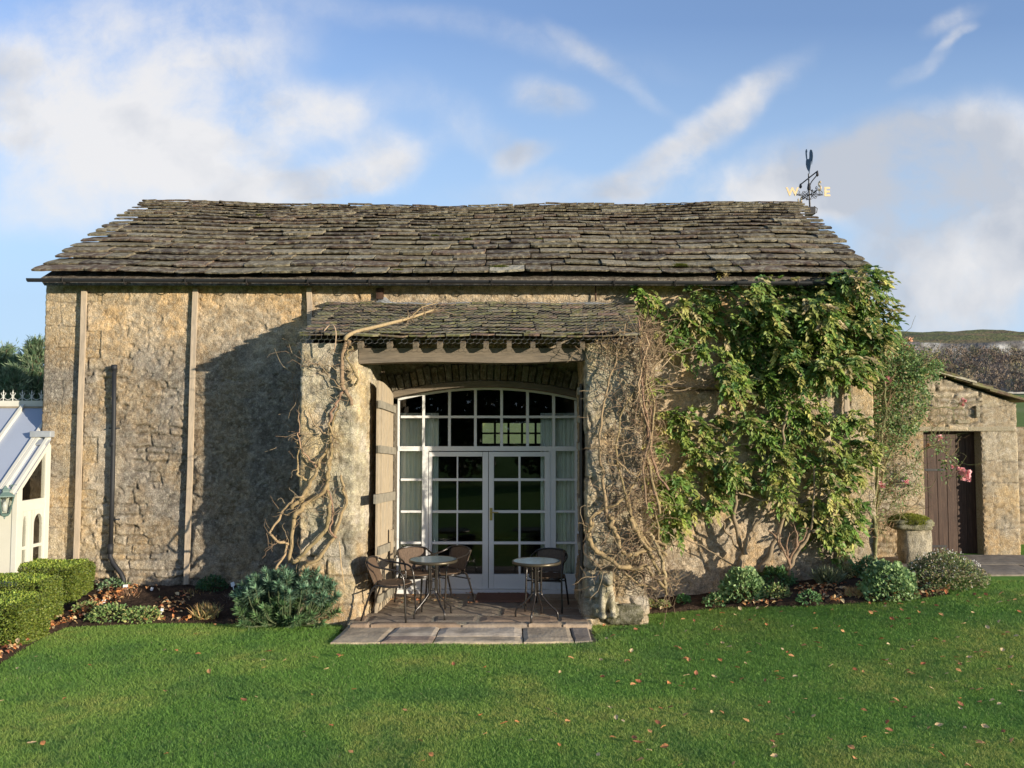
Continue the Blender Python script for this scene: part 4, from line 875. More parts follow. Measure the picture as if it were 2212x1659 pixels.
mound('low_shrub','grey green sprawling herb to the right of the strap leaved clump',1795,1262,30,38,[(.14,.17,.09),(.18,.19,.10),(.11,.13,.07)],'blade',700,.05)
mound('low_shrub','yellow green fine leaved cushion beside the barn corner',1838,1248,36,26,[(.24,.24,.09),(.17,.20,.08),(.30,.27,.12)],'leaf',900,.035)
mound('leafy_plant','mid green leafy clump just right of the left dome plant',1682,1268,40,38,[(.07,.15,.05),(.10,.19,.06),(.05,.10,.03)],'leaf',700,.055)
mound('leafy_plant','dark green leafy tuft behind the right hand dome plant',1885,1245,36,36,[(.05,.11,.035),(.07,.13,.05)],'leaf',800,.05)
mound('leafy_plant','small bright green tuft between the bare climber and the left dome plant',1519,1268,19,22,[(.12,.26,.05),(.17,.28,.06),(.10,.18,.04)],'leaf',300,.04)
mound('leafy_plant','small green rosette near the lawn edge under the bare climber',1478,1304,15,17,[(.10,.24,.07),(.13,.28,.09)],'round',160,.035)
mound('leafy_plant','low green rosette at the lawn edge in front of the left dome plant',1548,1307,27,22,[(.10,.22,.07),(.12,.24,.09),(.2,.25,.1)],'round',320,.035)
mound('leafy_plant','yellowing green tuft between dome plant and lawn edge',1683,1292,30,28,[(.22,.27,.08),(.12,.20,.06),(.30,.26,.10)],'leaf',420,.04)
mound('leafy_plant','single small leafy sprig at the lawn edge midway along the right border',1752,1302,26,22,[(.10,.20,.07),(.07,.14,.05)],'leaf',200,.045)
mound('leafy_plant','low olive weeds beside the stone dog on the right of the porch',1383,1314,32,22,[(.20,.22,.08),(.13,.17,.05),(.26,.20,.09)],'leaf',420,.035)
mound('leafy_plant','small straggly weeds at the lawn edge just left of the green rosette',1432,1311,18,12,[(.20,.22,.08),(.13,.17,.05)],'leaf',160,.03)
mound('dry_tuft','brown withered tuft left of the right hand dome plant',1858,1290,42,20,[(.34,.20,.10),(.26,.22,.08),(.42,.28,.14)],'blade',420,.05)
mound('leafy_plant','weeds on the path edge right of the dark soil corner',2022,1282,28,16,[(.09,.15,.06),(.14,.17,.07)],'leaf',260,.03)
# left border
mound('leafy_plant','bright lime green young plant at the foot of the leftmost batten beside the box hedge',154,1300,17,44,[(.30,.42,.08),(.22,.36,.06),(.16,.26,.04)],'leaf',360,.05)
mound('leafy_plant','faint grey green seedlings at the wall foot left of the drain pipe',238,1272,32,20,[(.12,.19,.09),(.10,.15,.07)],'leaf',260,.04)
mound('dry_tuft','rust brown withered tuft behind a white plant label in the left border',268,1306,34,30,[(.30,.16,.09),(.36,.24,.15),(.22,.12,.07)],'blade',420,.05)
mound('dry_tuft','orange brown wispy tuft near the second batten in the left border',408,1304,36,28,[(.38,.22,.08),(.30,.22,.10),(.25,.24,.08)],'blade',360,.05)
mound('dry_tuft','straw coloured wispy tuft at the lawn edge left of the spurge',438,1338,34,34,[(.30,.24,.11),(.22,.21,.09),(.34,.22,.1)],'blade',330,.05)
mound('leafy_plant','ragged green patch at the lawn edge with a white label in it',225,1342,48,30,[(.12,.21,.06),(.22,.26,.09),(.09,.14,.04)],'leaf',620,.04)
mound('leafy_plant','ragged yellow green patch at the lawn edge in the middle of the left border',295,1342,44,26,[(.14,.22,.06),(.26,.25,.09),(.09,.14,.04)],'leaf',560,.04)
mound('leafy_plant','low weeds at the left end of the border below the hedge',180,1322,30,18,[(.16,.22,.07),(.26,.22,.09)],'leaf',300,.04)
mound('leafy_plant','sparse green sprigs between the two withered tufts of the left border',352,1306,40,16,[(.12,.19,.06),(.24,.22,.08)],'leaf',260,.035)
mound('leafy_plant','dark green bushy tuft at the wall foot right of the second batten',452,1275,34,26,[(.035,.08,.03),(.05,.11,.04)],'leaf',620,.04)
mound('dry_tuft','grey brown dry twiggy tuft between the spurge and the dark green tuft',505,1308,26,28,[(.20,.16,.12),(.14,.12,.09)],'blade',240,.05)
# white plant labels
for i, (u, v, s_, lb) in enumerate(((210,1277,.7,'small white tag low in the soil left of the drain pipe foot'),(270,1275,1.3,'largest white plant label, square, above the rust brown tuft'),(324,1275,.7,'small white plant label just right of the drain pipe foot'),(505,1266,1.,'slim white plant label near the wall beside the dark green tuft'),(521,1272,.9,'white plant label nearest the spurge'),(222,1304,.9,'white plant label standing in the ragged green patch'),(347,1322,.7,'white pebble sized tag lying on bare soil in the middle of the left border'))):
    p = solve_ground(u, v+8); mb = MB(); w = .026*s_; h = .06*s_; t = random.uniform(-.4,.4); Mx = Matrix.Translation(p) @ Matrix.Rotation(t,4,'Y') @ Matrix.Rotation(-.3,4,'X')
    mb.box((-w,-.002,.05),(w,.002,.05+h), M_=Mx); mb.box((-.006,-.0018,-.03),(.006,.0018,.05), M_=Mx); o = mb.build('plant_label', WHITE); tag(o, lb, 'plant label', 'white plant labels in the left border')
# spurge
p = solve_ground(628, 1338); c = Vector((p.x, p.y-.14, p.z-.02)); e = empty('spurge_bush', 'large blue green spurge bush with whorled leaves at the foot of the left pier', 'bush', tuple(c))
nb = NB(); mb = MB(); rx = .66; 
for k in range(190):
    f = RNG.random(); an = RNG.uniform(0, 2*np.pi); rr = math.sqrt(RNG.random())
    tip = np.array([c.x+math.cos(an)*rr*rx, c.y+math.sin(an)*rr*.42, c.z+.15+.56*math.sqrt(max(0,1-rr**2*.85))*RNG.uniform(.75,1.05)])
    if RNG.random() < .42: tip[2] = c.z+RNG.uniform(.03,.38); 
    b = np.array([c.x+(tip[0]-c.x)*.35, c.y+(tip[1]-c.y)*.35, c.z]); mid = (b+tip)/2+np.array([(tip[0]-c.x)*.15,(tip[1]-c.y)*.15,-.02])
    mb.tube([b,mid,tip], [.006,.006,.004], 5, (.10,.12,.06), smooth=3)
    d = norm((tip-mid)[None])[0]; d = norm((d+np.array([(tip[0]-c.x)*.9,(tip[1]-c.y)*.9-.25,.0]))[None])[0]; K = 95; tt = RNG.random(K)**1.3; L0 = .13; pos = tip-d*(tt*L0)[:,None]; sd = norm(rnd(K)); sd = norm(sd-(sd@d)[:,None]*d)
    axx = sd*(.5+.8*tt)[:,None]+d*(.9-1.15*tt)[:,None]; g = RNG.random(); lo_c = (tip[2]-c.z) < .35
    cl = pick(K, [(.10,.18,.125),(.14,.23,.155),(.08,.14,.09)], var=.12)*(1+.9*(tt < .1))[:,None]*np.array([1,1,.9 if not lo_c else .6])
    nb.add(*scatter(blade_template(.055), pos, axx, rnd(K), RNG.uniform(.065,.10,K), cl))
nb.build('foliage', LEAF, e); mb.build('stem', BARK, e)
# box hedges
def hedge(x0, x1, y0, y1, z1, lab, cols):
    z0 = -.08; e = empty('box_hedge', lab, 'hedge', ((x0+x1)/2,(y0+y1)/2,z0), 'clipped box hedges by the conservatory')
    K = 34000; faces = RNG.choice(3, K, p=[.36,.40,.24]); a = RNG.random(K); b = RNG.random(K); P_ = np.zeros((K,3)); nr = np.zeros((K,3))
    f0 = faces==0; P_[f0] = np.stack([x0+(x1-x0)*a, y0+0*a, z0+(z1-z0)*b],-1)[f0]; nr[f0] = (0,-1,0)
    f1 = faces==1; P_[f1] = np.stack([x0+(x1-x0)*a, y0+(y1-y0)*b, z1+0*a],-1)[f1]; nr[f1] = (0,0,1)
    f2 = faces==2; P_[f2] = np.stack([x1+0*a, y0+(y1-y0)*a, z0+(z1-z0)*b],-1)[f2]; nr[f2] = (1,0,0)
    cc = np.array([(x0+x1)/2,(y0+y1)/2,(z0+z1)/2]); hs_ = np.array([(x1-x0)/2,(y1-y0)/2,(z1-z0)/2]); rel = (P_-cc)/hs_; rel = rel/np.maximum(1,(np.sum(np.abs(rel)**12,1)**(1/12)))[:,None]
    P_ = cc+rel*hs_+(fbm(P_[:,0]+P_[:,2],P_[:,1],3,3,6)-.5)[:,None]*nr*.06+rnd(K,3,.007)-nr*np.abs(RNG.normal(0,.01,(K,1)))
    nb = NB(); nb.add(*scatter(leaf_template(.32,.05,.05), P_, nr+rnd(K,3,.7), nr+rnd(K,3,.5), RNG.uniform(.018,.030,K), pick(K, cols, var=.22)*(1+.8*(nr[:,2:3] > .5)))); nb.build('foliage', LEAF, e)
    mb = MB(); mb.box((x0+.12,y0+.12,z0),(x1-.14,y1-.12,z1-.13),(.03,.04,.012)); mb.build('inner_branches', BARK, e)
HC = [(.15,.20,.032),(.20,.235,.04),(.085,.13,.022)]
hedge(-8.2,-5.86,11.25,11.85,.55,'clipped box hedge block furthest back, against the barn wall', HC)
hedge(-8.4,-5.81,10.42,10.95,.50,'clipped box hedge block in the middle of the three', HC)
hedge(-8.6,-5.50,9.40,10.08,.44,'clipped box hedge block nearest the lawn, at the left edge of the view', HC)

# ================================================================== BATTENS ON THE WALL
for (a, b, lab) in (((182,628),(163,1264),'full height pale timber batten nearest the left corner of the barn'),((422,624),(403,1262),'full height pale timber batten between the drain pipe and the porch'),((668,622),(670,712),'short visible length of timber batten just above the left end of the porch roof'),((1827,640),(1831,1218),'grey timber batten mostly hidden by climber leaves near the right corner of the barn')):
    p = at(*a, YW-.07); q = at(*b, YW-.10 if b[1] < 800 else YW-.12); mb = MB(); seg = 5
    for k in range(seg):
        p0 = p.lerp(q, k/seg); p1 = p.lerp(q, (k+1)/seg); o1 = Vector((.004*math.sin(k*2.1+p.x),0,0)); o2 = Vector((.004*math.sin((k+1)*2.1+p.x),0,0)); mb.bar(p0+o1, p1+o2, .072, .035, up=(0,1,0))
    o = mb.build('timber_batten', mat('batten_wood', (.46,.37,.27), .85, n=.25, ns=7, bump=.4, bs=25, bd=.004, stretch=(8,8,1), spec=.15, c2=(.30,.25,.20), n2s=2, n2=.6)); tag(o, lab, 'batten', 'timber battens for climbers on the barn wall')

# ================================================================== OUTBUILDING
YO = 13.0
xo0 = XR-.02; xo1 = at(2199,1000,YO).x; dl = at(1994,932,YO); dr_ = at(2120,932,YO); zb = at(2050,1203,YO).z
ob = empty('stone_outbuilding', 'small lean-to stone outhouse with a dark plank door at the right end of the barn', 'outbuilding', ((xo0+xo1)/2, YO, zb))
def oroof(x): a = at(1900,768,YO); b = at(2199,873,YO); return b.z+(a.z-b.z)*(b.x-x)/(b.x-a.x)
def oh(cx,cy,cz): return ((cx > dl.x)&(cx < dr_.x)&(cz < dl.z)&(cy < YO+.05)) | (cz > oroof(cx)-.02)
def oq(X,Y,Z): return (((X > dr_.x+.03)&(Z < dl.z+.75)) | ((X < dl.x+.0)&(X > dl.x-.45)&(Z < dl.z))).astype(float)
wallpath('wall', ob, [(xo0,YO),(xo1,YO),(xo1,YO+2.8)], zb-.3, oroof(xo0)+.02, .02, 33, rubble_style(ch=(.06,.13), sw=(.15,.40), render=.16, amp=.045, quoin=oq, rc=(.34,.30,.215), pal=PAL*1.0), hole=oh)
mb = MB(); c_ = (.34,.29,.20)
mb.box((dl.x-.3,YO+.0,dl.z+.004),(dr_.x+.5,YO+.3,dl.z+.075), c_); mb.build('lintel', STONE, ob, bevel=.01).location.y = -.03
mb = MB(); mb.box((dl.x-.2,YO+.02,zb-.2),(dl.x+.002,YO+.34,dl.z), c_); mb.box((dr_.x-.002,YO+.02,zb-.2),(dr_.x+.2,YO+.34,dl.z), c_); mb.build('door_reveal', STONE, ob)
mb = MB(); n = 6; w = (dr_.x-dl.x)/n
for k in range(n): mb.box((dl.x+w*k+.003,YO+.20+random.uniform(0,.004),zb+.02),(dl.x+w*(k+1)-.003,YO+.24,dl.z-.01))
d_ = mb.build('door', DARKWOOD, ob, bevel=.003)
for v in (1015,1180): p = at(1994,v,YO+.19); mb = MB(); mb.bar((dl.x+.01,YO+.192,p.z),(dl.x+.42,YO+.192,p.z), .012,.035); mb.build('hinge', IRON, d_)
mb = MB(); p = at(2095,1012,YO+.18); mb.box((p.x-.06,YO+.185,p.z-.012),(p.x+.06,YO+.198,p.z+.012)); mb.tube([(p.x,YO+.19,p.z),(p.x,YO+.15,p.z),(p.x-.01,YO+.15,p.z-.02)],.007,6); mb.build('latch', IRON, d_)
mb = MB(); p = at(2066,912,YO); q = at(2104,890,YO); mb.box((p.x,YO-.035,p.z-.02),(p.x+.20,YO+.05,p.z+.04),(.33,.28,.19)); mb.box((q.x,YO-.06,q.z-.09),(q.x+.06,YO+.05,q.z+.10),(.30,.26,.18)); mb.build('corbel_stone', STONE, ob, bevel=.012)
nb = NB(); rg = random.Random(3)    # slates with their sawn edge to the front
x = xo0-.05; k = 0
for lay in range(11):
    x0 = xo1+.16-lay*.27; w = .62
    for row in range(8):
        y0 = YO-.10+row*.42+rg.uniform(-.02,.02); t = rg.uniform(.03,.045); xa, xb = x0-w, x0+rg.uniform(-.02,.02)
        if xb < xo0: continue
        xa = max(xa, xo0-.02)
        z = lambda x, f: oroof(x)+.03+f
        V = np.array([(xa,y0,z(xa,.0)),(xb,y0+rg.uniform(-.02,.02),z(xb,.045)),(xb,y0+.41,z(xb,.045)),(xa,y0+.41,z(xa,0)),(xa,y0,z(xa,.0)+t),(xb,y0,z(xb,.045)+t),(xb,y0+.41,z(xb,.045)+t),(xa,y0+.41,z(xa,0)+t)])
        nb.add(V, np.array([(0,3,2,1),(4,5,6,7),(0,1,5,4),(1,2,6,5),(2,3,7,6),(3,0,4,7)]), np.tile(np.array(SC[rg.randrange(7)])*1.15,(8,1)))
rf = nb.build('roof', MOSSY, ob)
mb = MB(); V = []
mb.add([(xo0,YO+.02,oroof(xo0)),(xo1,YO+.02,oroof(xo1)),(xo1,YO+2.8,oroof(xo1)),(xo0,YO+2.8,oroof(xo0)),(xo0,YO+.02,oroof(xo0)-.06),(xo1,YO+.02,oroof(xo1)-.06),(xo1,YO+2.8,oroof(xo1)-.06),(xo0,YO+2.8,oroof(xo0)-.06)], [(0,1,2,3),(7,6,5,4),(0,4,5,1),(1,5,6,2),(2,6,7,3)], c_); mb.build('roof_bed', STONE, ob)
# dry stone wall to the right
dw = at(2200,922,14.2); V = None
o = wallpath('dry_stone_wall', None, [(xo1-.3,14.2),(16.5,14.6)], .1, dw.z, .035, 44, rubble_style(ch=(.10,.17), sw=(.15,.4), render=.0, amp=.06, pal=PAL*.75)); tag(o, 'rough dry stone garden wall running right from behind the outhouse', 'wall')
mb = MB(); mb.box((xo1-.3,14.28,.1),(16.5,14.95,dw.z-.02),(.2,.18,.14)); o2 = mb.build('wall_core', STONE); o2.parent = o
# stone pedestal with mossy cap
p = at(1972,1213,12.35); pe = empty('mossy_stone_seat', 'rough stone post with a mossy slab on top, left of the outhouse door', 'stone post', (p.x,12.35,p.z))
def rough_block(name, c, hx, hy, hz, seed, col, m, parent, amp=.04, n=22, power=5):
    """rounded weathered block"""
    th = np.linspace(-math.pi/2, math.pi/2, n); ph = np.linspace(0, 2*math.pi, 2*n); A, B = np.meshgrid(th, ph, indexing='ij')
    d = np.stack([np.cos(A)*np.cos(B), np.cos(A)*np.sin(B), np.sin(A)],-1); l = (np.abs(d)**power).sum(-1)**(1/power); q = d/l[...,None]
    f = 1+amp/ max(hx,hz)*((fbm(q[...,0]*1.5+seed, q[...,2]*2+q[...,1]*1.3, 2.2, 4, seed)-.5)*2+(fbm(q[...,0]*3, q[...,2]*3+q[...,1]*2, 4, 3, seed+4)-.5))
    V = (q*f[...,None]*np.array([hx,hy,hz])+np.array(c)).reshape(-1,3); g = fbm(V[:,0]+V[:,1],V[:,2],9,4,seed)
    return npmesh(name, V, gridfaces(n,2*n), mixc(np.array(col)*.7, np.array(col)*1.25, ss(.3,.7,g)), m, parent, True)
rough_block('post', (p.x+.03,12.35,p.z+.28), .20,.17,.33, 3, (.33,.29,.21), STONE, pe, .06)
zt_ = at(1966,1140,12.3).z; cap = rough_block('cap_slab', (at(1966,1130,12.3).x,12.3,zt_+.06), .28,.22,.08, 5, (.20,.19,.11), STONE, pe, .04)
K = 8000; q = norm(rnd(K)); q[:,2] = np.abs(q[:,2])*1.0; P_ = q*np.array([.29,.24,.115])*(1+.2*(fbm(q[:,0]*3,q[:,1]*3,2,3,2)-.5))[:,None]+np.array([at(1966,1130,12.3).x,12.3,zt_+.075]); nb = NB(); nb.add(*scatter(blade_template(.2), P_, q+rnd(K,3,.5), rnd(K), RNG.uniform(.012,.03,K), pick(K, [(.30,.33,.05),(.38,.38,.07),(.2,.22,.04)]))); nb.build('moss', LEAF, cap)

# ================================================================== CONSERVATORY
XC = -6.6; Yc = 11.2; ze_ = 1.60; zr_ = 2.33; slope = .875
cs = empty('conservatory', 'white painted lean-to conservatory with pale glazed roof at the left corner of the barn', 'conservatory', (-8,11.6,0))
def cz(y): return ze_+slope*(y-Yc)
Yrid = 12.5; x0c = -12.0
mb = MB(); mb.box((x0c,Yc,-.1),(XC-.02,Yc+.12,ze_-.10)); mb.box((x0c,Yc+.02,ze_-.10),(XC-.01,Yc+.10,ze_-.0)); mb.build('wall', CREAM, cs)
mb = MB()   # end wall framing facing +x
for (ya,yb,za,zb__) in ((Yc-.01,Yc+.10,-.1,ze_-.02),(11.86,11.97,-.1,2.16)): mb.box((XC-.07,ya,za),(XC,yb,zb__))
zm = at(45,1090,11.2).z
mb.box((XC-.065,Yc+.10,1.27),(XC-.005,11.86,1.42)); mb.box((XC-.066,11.485,.0),(XC-.008,11.545,1.27)); mb.box((XC-.06,Yc+.10,-.1),(XC-.01,11.86,.38))
mb.bar((XC-.035,Yc-.02,cz(Yc-.02)-.045),(XC-.035,11.93,cz(11.93)-.045),.07,.09)
wf = mb.build('window_frame', CPAINT, cs, bevel=.004)
for (ya,yb) in ((Yc+.12,11.46),(11.58,11.85)):   # arched lights
    mb = MB(); yc_ = (ya+yb)/2; hw = (yb-ya)/2; outer = [(ya-.02,.36),(yb+.02,.36),(yb+.02,1.28),(ya-.02,1.28)]; m_ = 14
    arc = [(yc_+ (hw-.03)*math.cos(math.pi*k/m_), 1.10-.03+(.14)*math.sin(math.pi*k/m_)) for k in range(m_+1)]
    # spandrel: quads between arch and top
    for k in range(m_):
        (a1,b1),(a2,b2) = arc[k],arc[k+1]; mb.add([(x,a1,b1) for x in (XC-.055,XC-.010)]+[(x,a2,b2) for x in (XC-.055,XC-.010)]+[(x,a2,1.275) for x in (XC-.055,XC-.010)]+[(x,a1,1.275) for x in (XC-.055,XC-.010)], [(0,1,3,2),(1,7,5,3),(0,2,4,6)])
    mb.box((XC-.056,ya-.02,.37),(XC-.009,ya+.025,1.276)); mb.box((XC-.056,yb-.025,.37),(XC-.009,yb+.02,1.276)); mb.box((XC-.056,ya,.37),(XC-.013,yb,.44)); mb.box((XC-.056,ya,.755),(XC-.013,yb,.80))
    f_ = mb.build('window', CPAINT, cs); mb = MB(); mb.add([(XC-.020,ya,.4),(XC-.020,yb,.4),(XC-.020,yb,1.25),(XC-.020,ya,1.25)], [(0,1,2,3)]); mb.build('pane', GLASS, f_)
mb = MB(); mb.add([(XC-.020,Yc+.1,1.41),(XC-.020,11.87,1.41),(XC-.020,11.87,cz(11.87)-.06),(XC-.020,Yc+.1,cz(Yc+.1)-.06)], [(0,1,2,3)]); mb.build('glass', GLASS, wf)
mb = MB()    # roof glazing sheets: short strip in front of the barn and the main slope beside it
mb.add([(XL+.0,Yc-.08,cz(Yc-.08)),(XC-.0,Yc-.08,cz(Yc-.08)),(XC,11.96,cz(11.96)),(XL,11.96,cz(11.96))]+[(XL+.0,Yc-.08,cz(Yc-.08)-.03),(XC-.0,Yc-.08,cz(Yc-.08)-.03),(XC,11.96,cz(11.96)-.03),(XL,11.96,cz(11.96)-.03)], [(0,1,2,3),(7,6,5,4),(0,4,5,1),(1,5,6,2)])
mb.add([(x0c,Yc-.08,cz(Yc-.08)),(XL-.004,Yc-.08,cz(Yc-.08)),(XL-.004,Yrid,cz(Yrid)),(x0c,Yrid,cz(Yrid))]+[(x0c,Yc-.08,cz(Yc-.08)-.03),(XL-.004,Yc-.08,cz(Yc-.08)-.03),(XL-.004,Yrid,cz(Yrid)-.03),(x0c,Yrid,cz(Yrid)-.03)], [(0,1,2,3),(7,6,5,4),(0,4,5,1),(1,5,6,2)])
cr_ = mb.build('roof', ROOFGL, cs)
for (x, yt) in ((XC-.03,11.96),(XC-.17,11.96),(XL-.06,Yrid),(XL-.55,Yrid),(XL-1.05,Yrid),(XL-1.55,Yrid),(XL-2.05,Yrid),(XL-2.6,Yrid)):
    mb = MB(); mb.bar((x,Yc-.10,cz(Yc-.10)+.022),(x,yt,cz(yt)+.022),.055,.045); mb.build('glazing_bar', CPAINT, cr_, bevel=.006)
mb = MB(); mb.bar((XL-.1,11.96,cz(11.96)+.05),(XC+.03,11.96,cz(11.96)+.05),.16,.09); mb.bar((XL+.02,11.86,cz(11.86)+.02),(XC+.01,11.86,cz(11.86)+.02),.12,.03,up=(0,-.6,.8)); mb.build('lead_flashing', LEAD, cr_, bevel=.01)
mb = MB(); halfpipe(mb, (x0c,Yc-.12,cz(Yc)-.06), (XC+.0,Yc-.12,cz(Yc)-.06), .055); mb.build('gutter', CPAINT, cs)
mb = MB(); mb.box((x0c,Yrid-.03,cz(Yrid)-.02),(XL-.006,Yrid+.05,cz(Yrid)+.075)); mb.build('ridge_board', CPAINT, cr_)
mb = MB(); zc0 = cz(Yrid)+.075    # cresting with fleur finials
pitch_ = .142; x = XL-.02
IV = mat('cresting_paint', (.60,.60,.55), .6, n=.1, ns=20, bump=0)
while x > x0c:
    y = Yrid+.01
    mb.tube([(x,y,zc0),(x,y,zc0+.11)], .007, 5); mb.lathe([(.001,-.03),(.012,-.01),(.004,.02),(.001,.035)], (x,y,zc0+.13), 6)
    for s_ in (-1,1):
        mb.tube([(x,y,zc0+.06),(x+s_*.02,y,zc0+.085),(x+s_*.036,y,zc0+.105),(x+s_*.030,y,zc0+.12)], .005, 4); mb.tube([(x,y,zc0+.05),(x+s_*.03,y,zc0+.03),(x+s_*pitch_/2,y,zc0+.012)], .005, 4)
        mb.tube([(x,y,zc0+.075),(x+s_*.022,y,zc0+.055),(x,y,zc0+.035)], .004, 4)
    x -= pitch_
mb.build('cresting', IV, cr_)
mb = MB(); mb.box((x0c,Yc+.3,-.05),(XL-.05,15.5,-.01)); mb.box((x0c-.1,Yc,-.1),(x0c,15.5,2.3)); mb.box((x0c,15.4,-.1),(XL-.05,15.5,2.3)); mb.box((x0c,12.45,cz(Yrid)-.04),(XL-.05,15.5,cz(Yrid)-.01)); mb.build('inner_room', mat('inner_stone', (.30,.25,.18), .9, n=.3, ns=4), cs)
# lantern
p = at(18,1100,11.08); ln = empty('wall_lantern', 'green grey metal four sided lantern hung on the conservatory wall below the gutter', 'lantern', tuple(p))
LG = mat('verdigris_paint', (.11,.17,.15), .5, n=.15, ns=20, bump=.1)
zt_ = at(18,1048,11.08).z; zb_ = at(18,1118,11.08).z; h = zt_-zb_; px_ = p.x; py_ = 11.0
mb = MB(); sq = lambda prof: mb.lathe(prof, (px_,py_,zb_), 4)
mb.lathe([(.005,h*1.0),(.02,h*.97),(.03,h*.93),(.055,h*.88),(.06,h*.85),(.05,h*.84),(.055,h*.80),(.135,h*.69),(.135,h*.66)][::-1], (px_,py_,zb_), 4); mb.build('cap', LG, ln)
mb = MB(); mb.lathe([(.002,-h*.03),(.012,0),(.012,h*.04),(.05,h*.07),(.075,h*.14),(.06,h*.15)], (px_,py_,zb_), 4)
for k in range(4):
    a = math.pi/2*k; mb.tube([(px_+math.cos(a)*.066,py_+math.sin(a)*.066,zb_+h*.13),(px_+math.cos(a)*.118,py_+math.sin(a)*.118,zb_+h*.67)], .009, 4)
mb.build('cage', LG, ln); mb = MB()
mb.lathe([(.062,h*.15),(.112,h*.66)], (px_,py_,zb_), 4); mb.build('glass', GLASS, ln); mb = MB(); mb.lathe([(.003,h*.18),(.03,h*.22),(.035,h*.40),(.02,h*.5),(.002,h*.52)], (px_,py_,zb_), 10); mb.build('bulb', mat('bulb_glass',(.5,.5,.48),.3,n=0,bump=0), ln, True)
mb = MB(); mb.bar((px_,py_+.02,zb_+h*.86),(px_,Yc+.01,zb_+h*.86),.02,.02); mb.box((px_-.04,Yc-.015,zb_+h*.7),(px_+.04,Yc+.0,zb_+h*1.0)); mb.build('bracket', LG, ln)

# ================================================================== WEATHER VANE
kx = 15.2/FPX; vx = at(1750,462,YR); vz0 = at(1750,462,YR).z; Vv = empty('weather_vane', 'dark iron weather vane with rooster and gilt letters on the right end of the ridge', 'weather vane', (vx.x,YR,vz0))
def Z_(v): return at(1750,v,YR).z
def X_(u): return at(u,430,YR).x
mb = MB(); mb.box((X_(1741),YR-.09,Z_(464)),(X_(1758),YR+.09,Z_(449))); mb.tube([(X_(1756),YR-.05,Z_(447)),(X_(1763),YR-.05,Z_(452)),(X_(1761),YR-.05,Z_(462))], .01, 5); mb.build('base_clamp', IRON, Vv, bevel=.01)
mb = MB(); mb.tube([(vx.x,YR,Z_(450)),(vx.x-.01,YR,Z_(418)),(vx.x-.015,YR,Z_(375))], [.018,.016,.012], 8)
mb.lathe([(.002,-.05),(.03,-.03),(.036,0),(.028,.04),(.014,.06)], (vx.x-.012,YR,Z_(406)), 10); mb.lathe([(.01,-.03),(.026,-.01),(.024,.02),(.01,.04)], (vx.x-.012,YR,Z_(400)), 10); mb.build('pole', IRON, Vv)
zc_ = Z_(421); cx_ = vx.x-.005
ang = R(28)    # bearing of the arms
def arm(dx, dy, L, col=None):
    mb = MB(); d = Vector((dx,dy,0)); c = Vector((cx_,YR,zc_)); mb.tube([c, c+d*L], .009, 5)
    def scroll(c0, r0, turns, sgn, ph): 
        pts = []
        for k in range(18):
            t = k/17; r_ = r0*(1-.8*t); a = ph+sgn*turns*2*math.pi*t; pts.append(c0+d*(math.cos(a)*r_)+Vector((0,0,math.sin(a)*r_)))
        mb.tube(pts, .006, 4)
    scroll(c+d*(L-.05)+Vector((0,0,.045)), .045, 1.2, 1, -math.pi/2); scroll(c+d*.11+Vector((0,0,.04)), .04, 1.2, -1, -math.pi/2); scroll(c+d*.11+Vector((0,0,-.04)), .04, 1.2, 1, math.pi/2)
    mb.tube([c+Vector((0,0,.10)), c+d*L*.5+Vector((0,0,.03)), c+d*L], .005, 4, smooth=4); mb.tube([c+Vector((0,0,-.10)), c+d*L*.5+Vector((0,0,-.03)), c+d*L], .005, 4, smooth=4)
    mb.build('arm', IRON, Vv); return c+d*L
def text(ch, pos, h, dirv, m, th=.012):
    cu = bpy.data.curves.new('letter_curve', 'FONT'); cu.body = ch; cu.size = h/.70; cu.extrude = th/2; cu.align_x = 'CENTER'; cu.offset = .007
    to = bpy.data.objects.new('t', cu); COL.objects.link(to); bpy.context.view_layer.update(); me = bpy.data.meshes.new_from_object(to.evaluated_get(bpy.context.evaluated_depsgraph_get())); bpy.data.objects.remove(to)
    me.name = 'letter'; me.materials.clear(); me.materials.append(m); o = bpy.data.objects.new('letter', me)
    d = Vector(dirv); Mx = Matrix(((d.x,0,-d.y*-1,pos.x),(d.y,0,-d.x,pos.y),(0,1,0,pos.z-h/2),(0,0,0,1))); Mx = Matrix(((d.x,0,d.y,pos.x),(d.y,0,-d.x,pos.y),(0,1,0,pos.z-h/2),(0,0,0,1)))
    me.transform(Mx); link(o, Vv); return o
GILT = mat('gilding', (.66,.50,.28), .5, n=.15, ns=20, bump=.1, metal=.2)
e_ = arm(1,0,.25); text('E', e_+Vector((.07,-.01,.06)), .165, (1,0,0), GILT)
e_ = arm(-1,0,.25); text('W', e_+Vector((-.07,-.01,.06)), .15, (1,0,0), GILT)
e_ = arm(-.10,.995,.32); text('N', e_+Vector((-.01,.08,-.03)), .17, (-.10,.995,0), GILT)
e_ = arm(.10,-.995,.32); text('S', e_+Vector((.01,-.08,.05)), .17, (.10,-.995,0), GILT)
mb = MB(); d = Vector((.62,-.78,0)); c = Vector((vx.x-.015,YR,Z_(386)))    # wind arrow
a0 = c-d*.17+Vector((0,0,-.07)); a1 = c+d*.19+Vector((0,0,.10)); mb.tube([a0,a1], .013, 6); mb.lathe([(.001,-.05),(.03,-.02),(.02,.03),(.005,.05)], a0+Vector((0,0,-.03)), 8); mb.lathe([(.001,-.05),(.028,-.02),(.02,.03),(.005,.05)], a1+Vector((-.01,0,-.06)), 8)
mb.tube([a1+Vector((0,0,-.06)), c+Vector((.045,0,-.07)), c+Vector((.02,0,-.16))], .010, 5, smooth=4); mb.build('arrow', IRON, Vv)
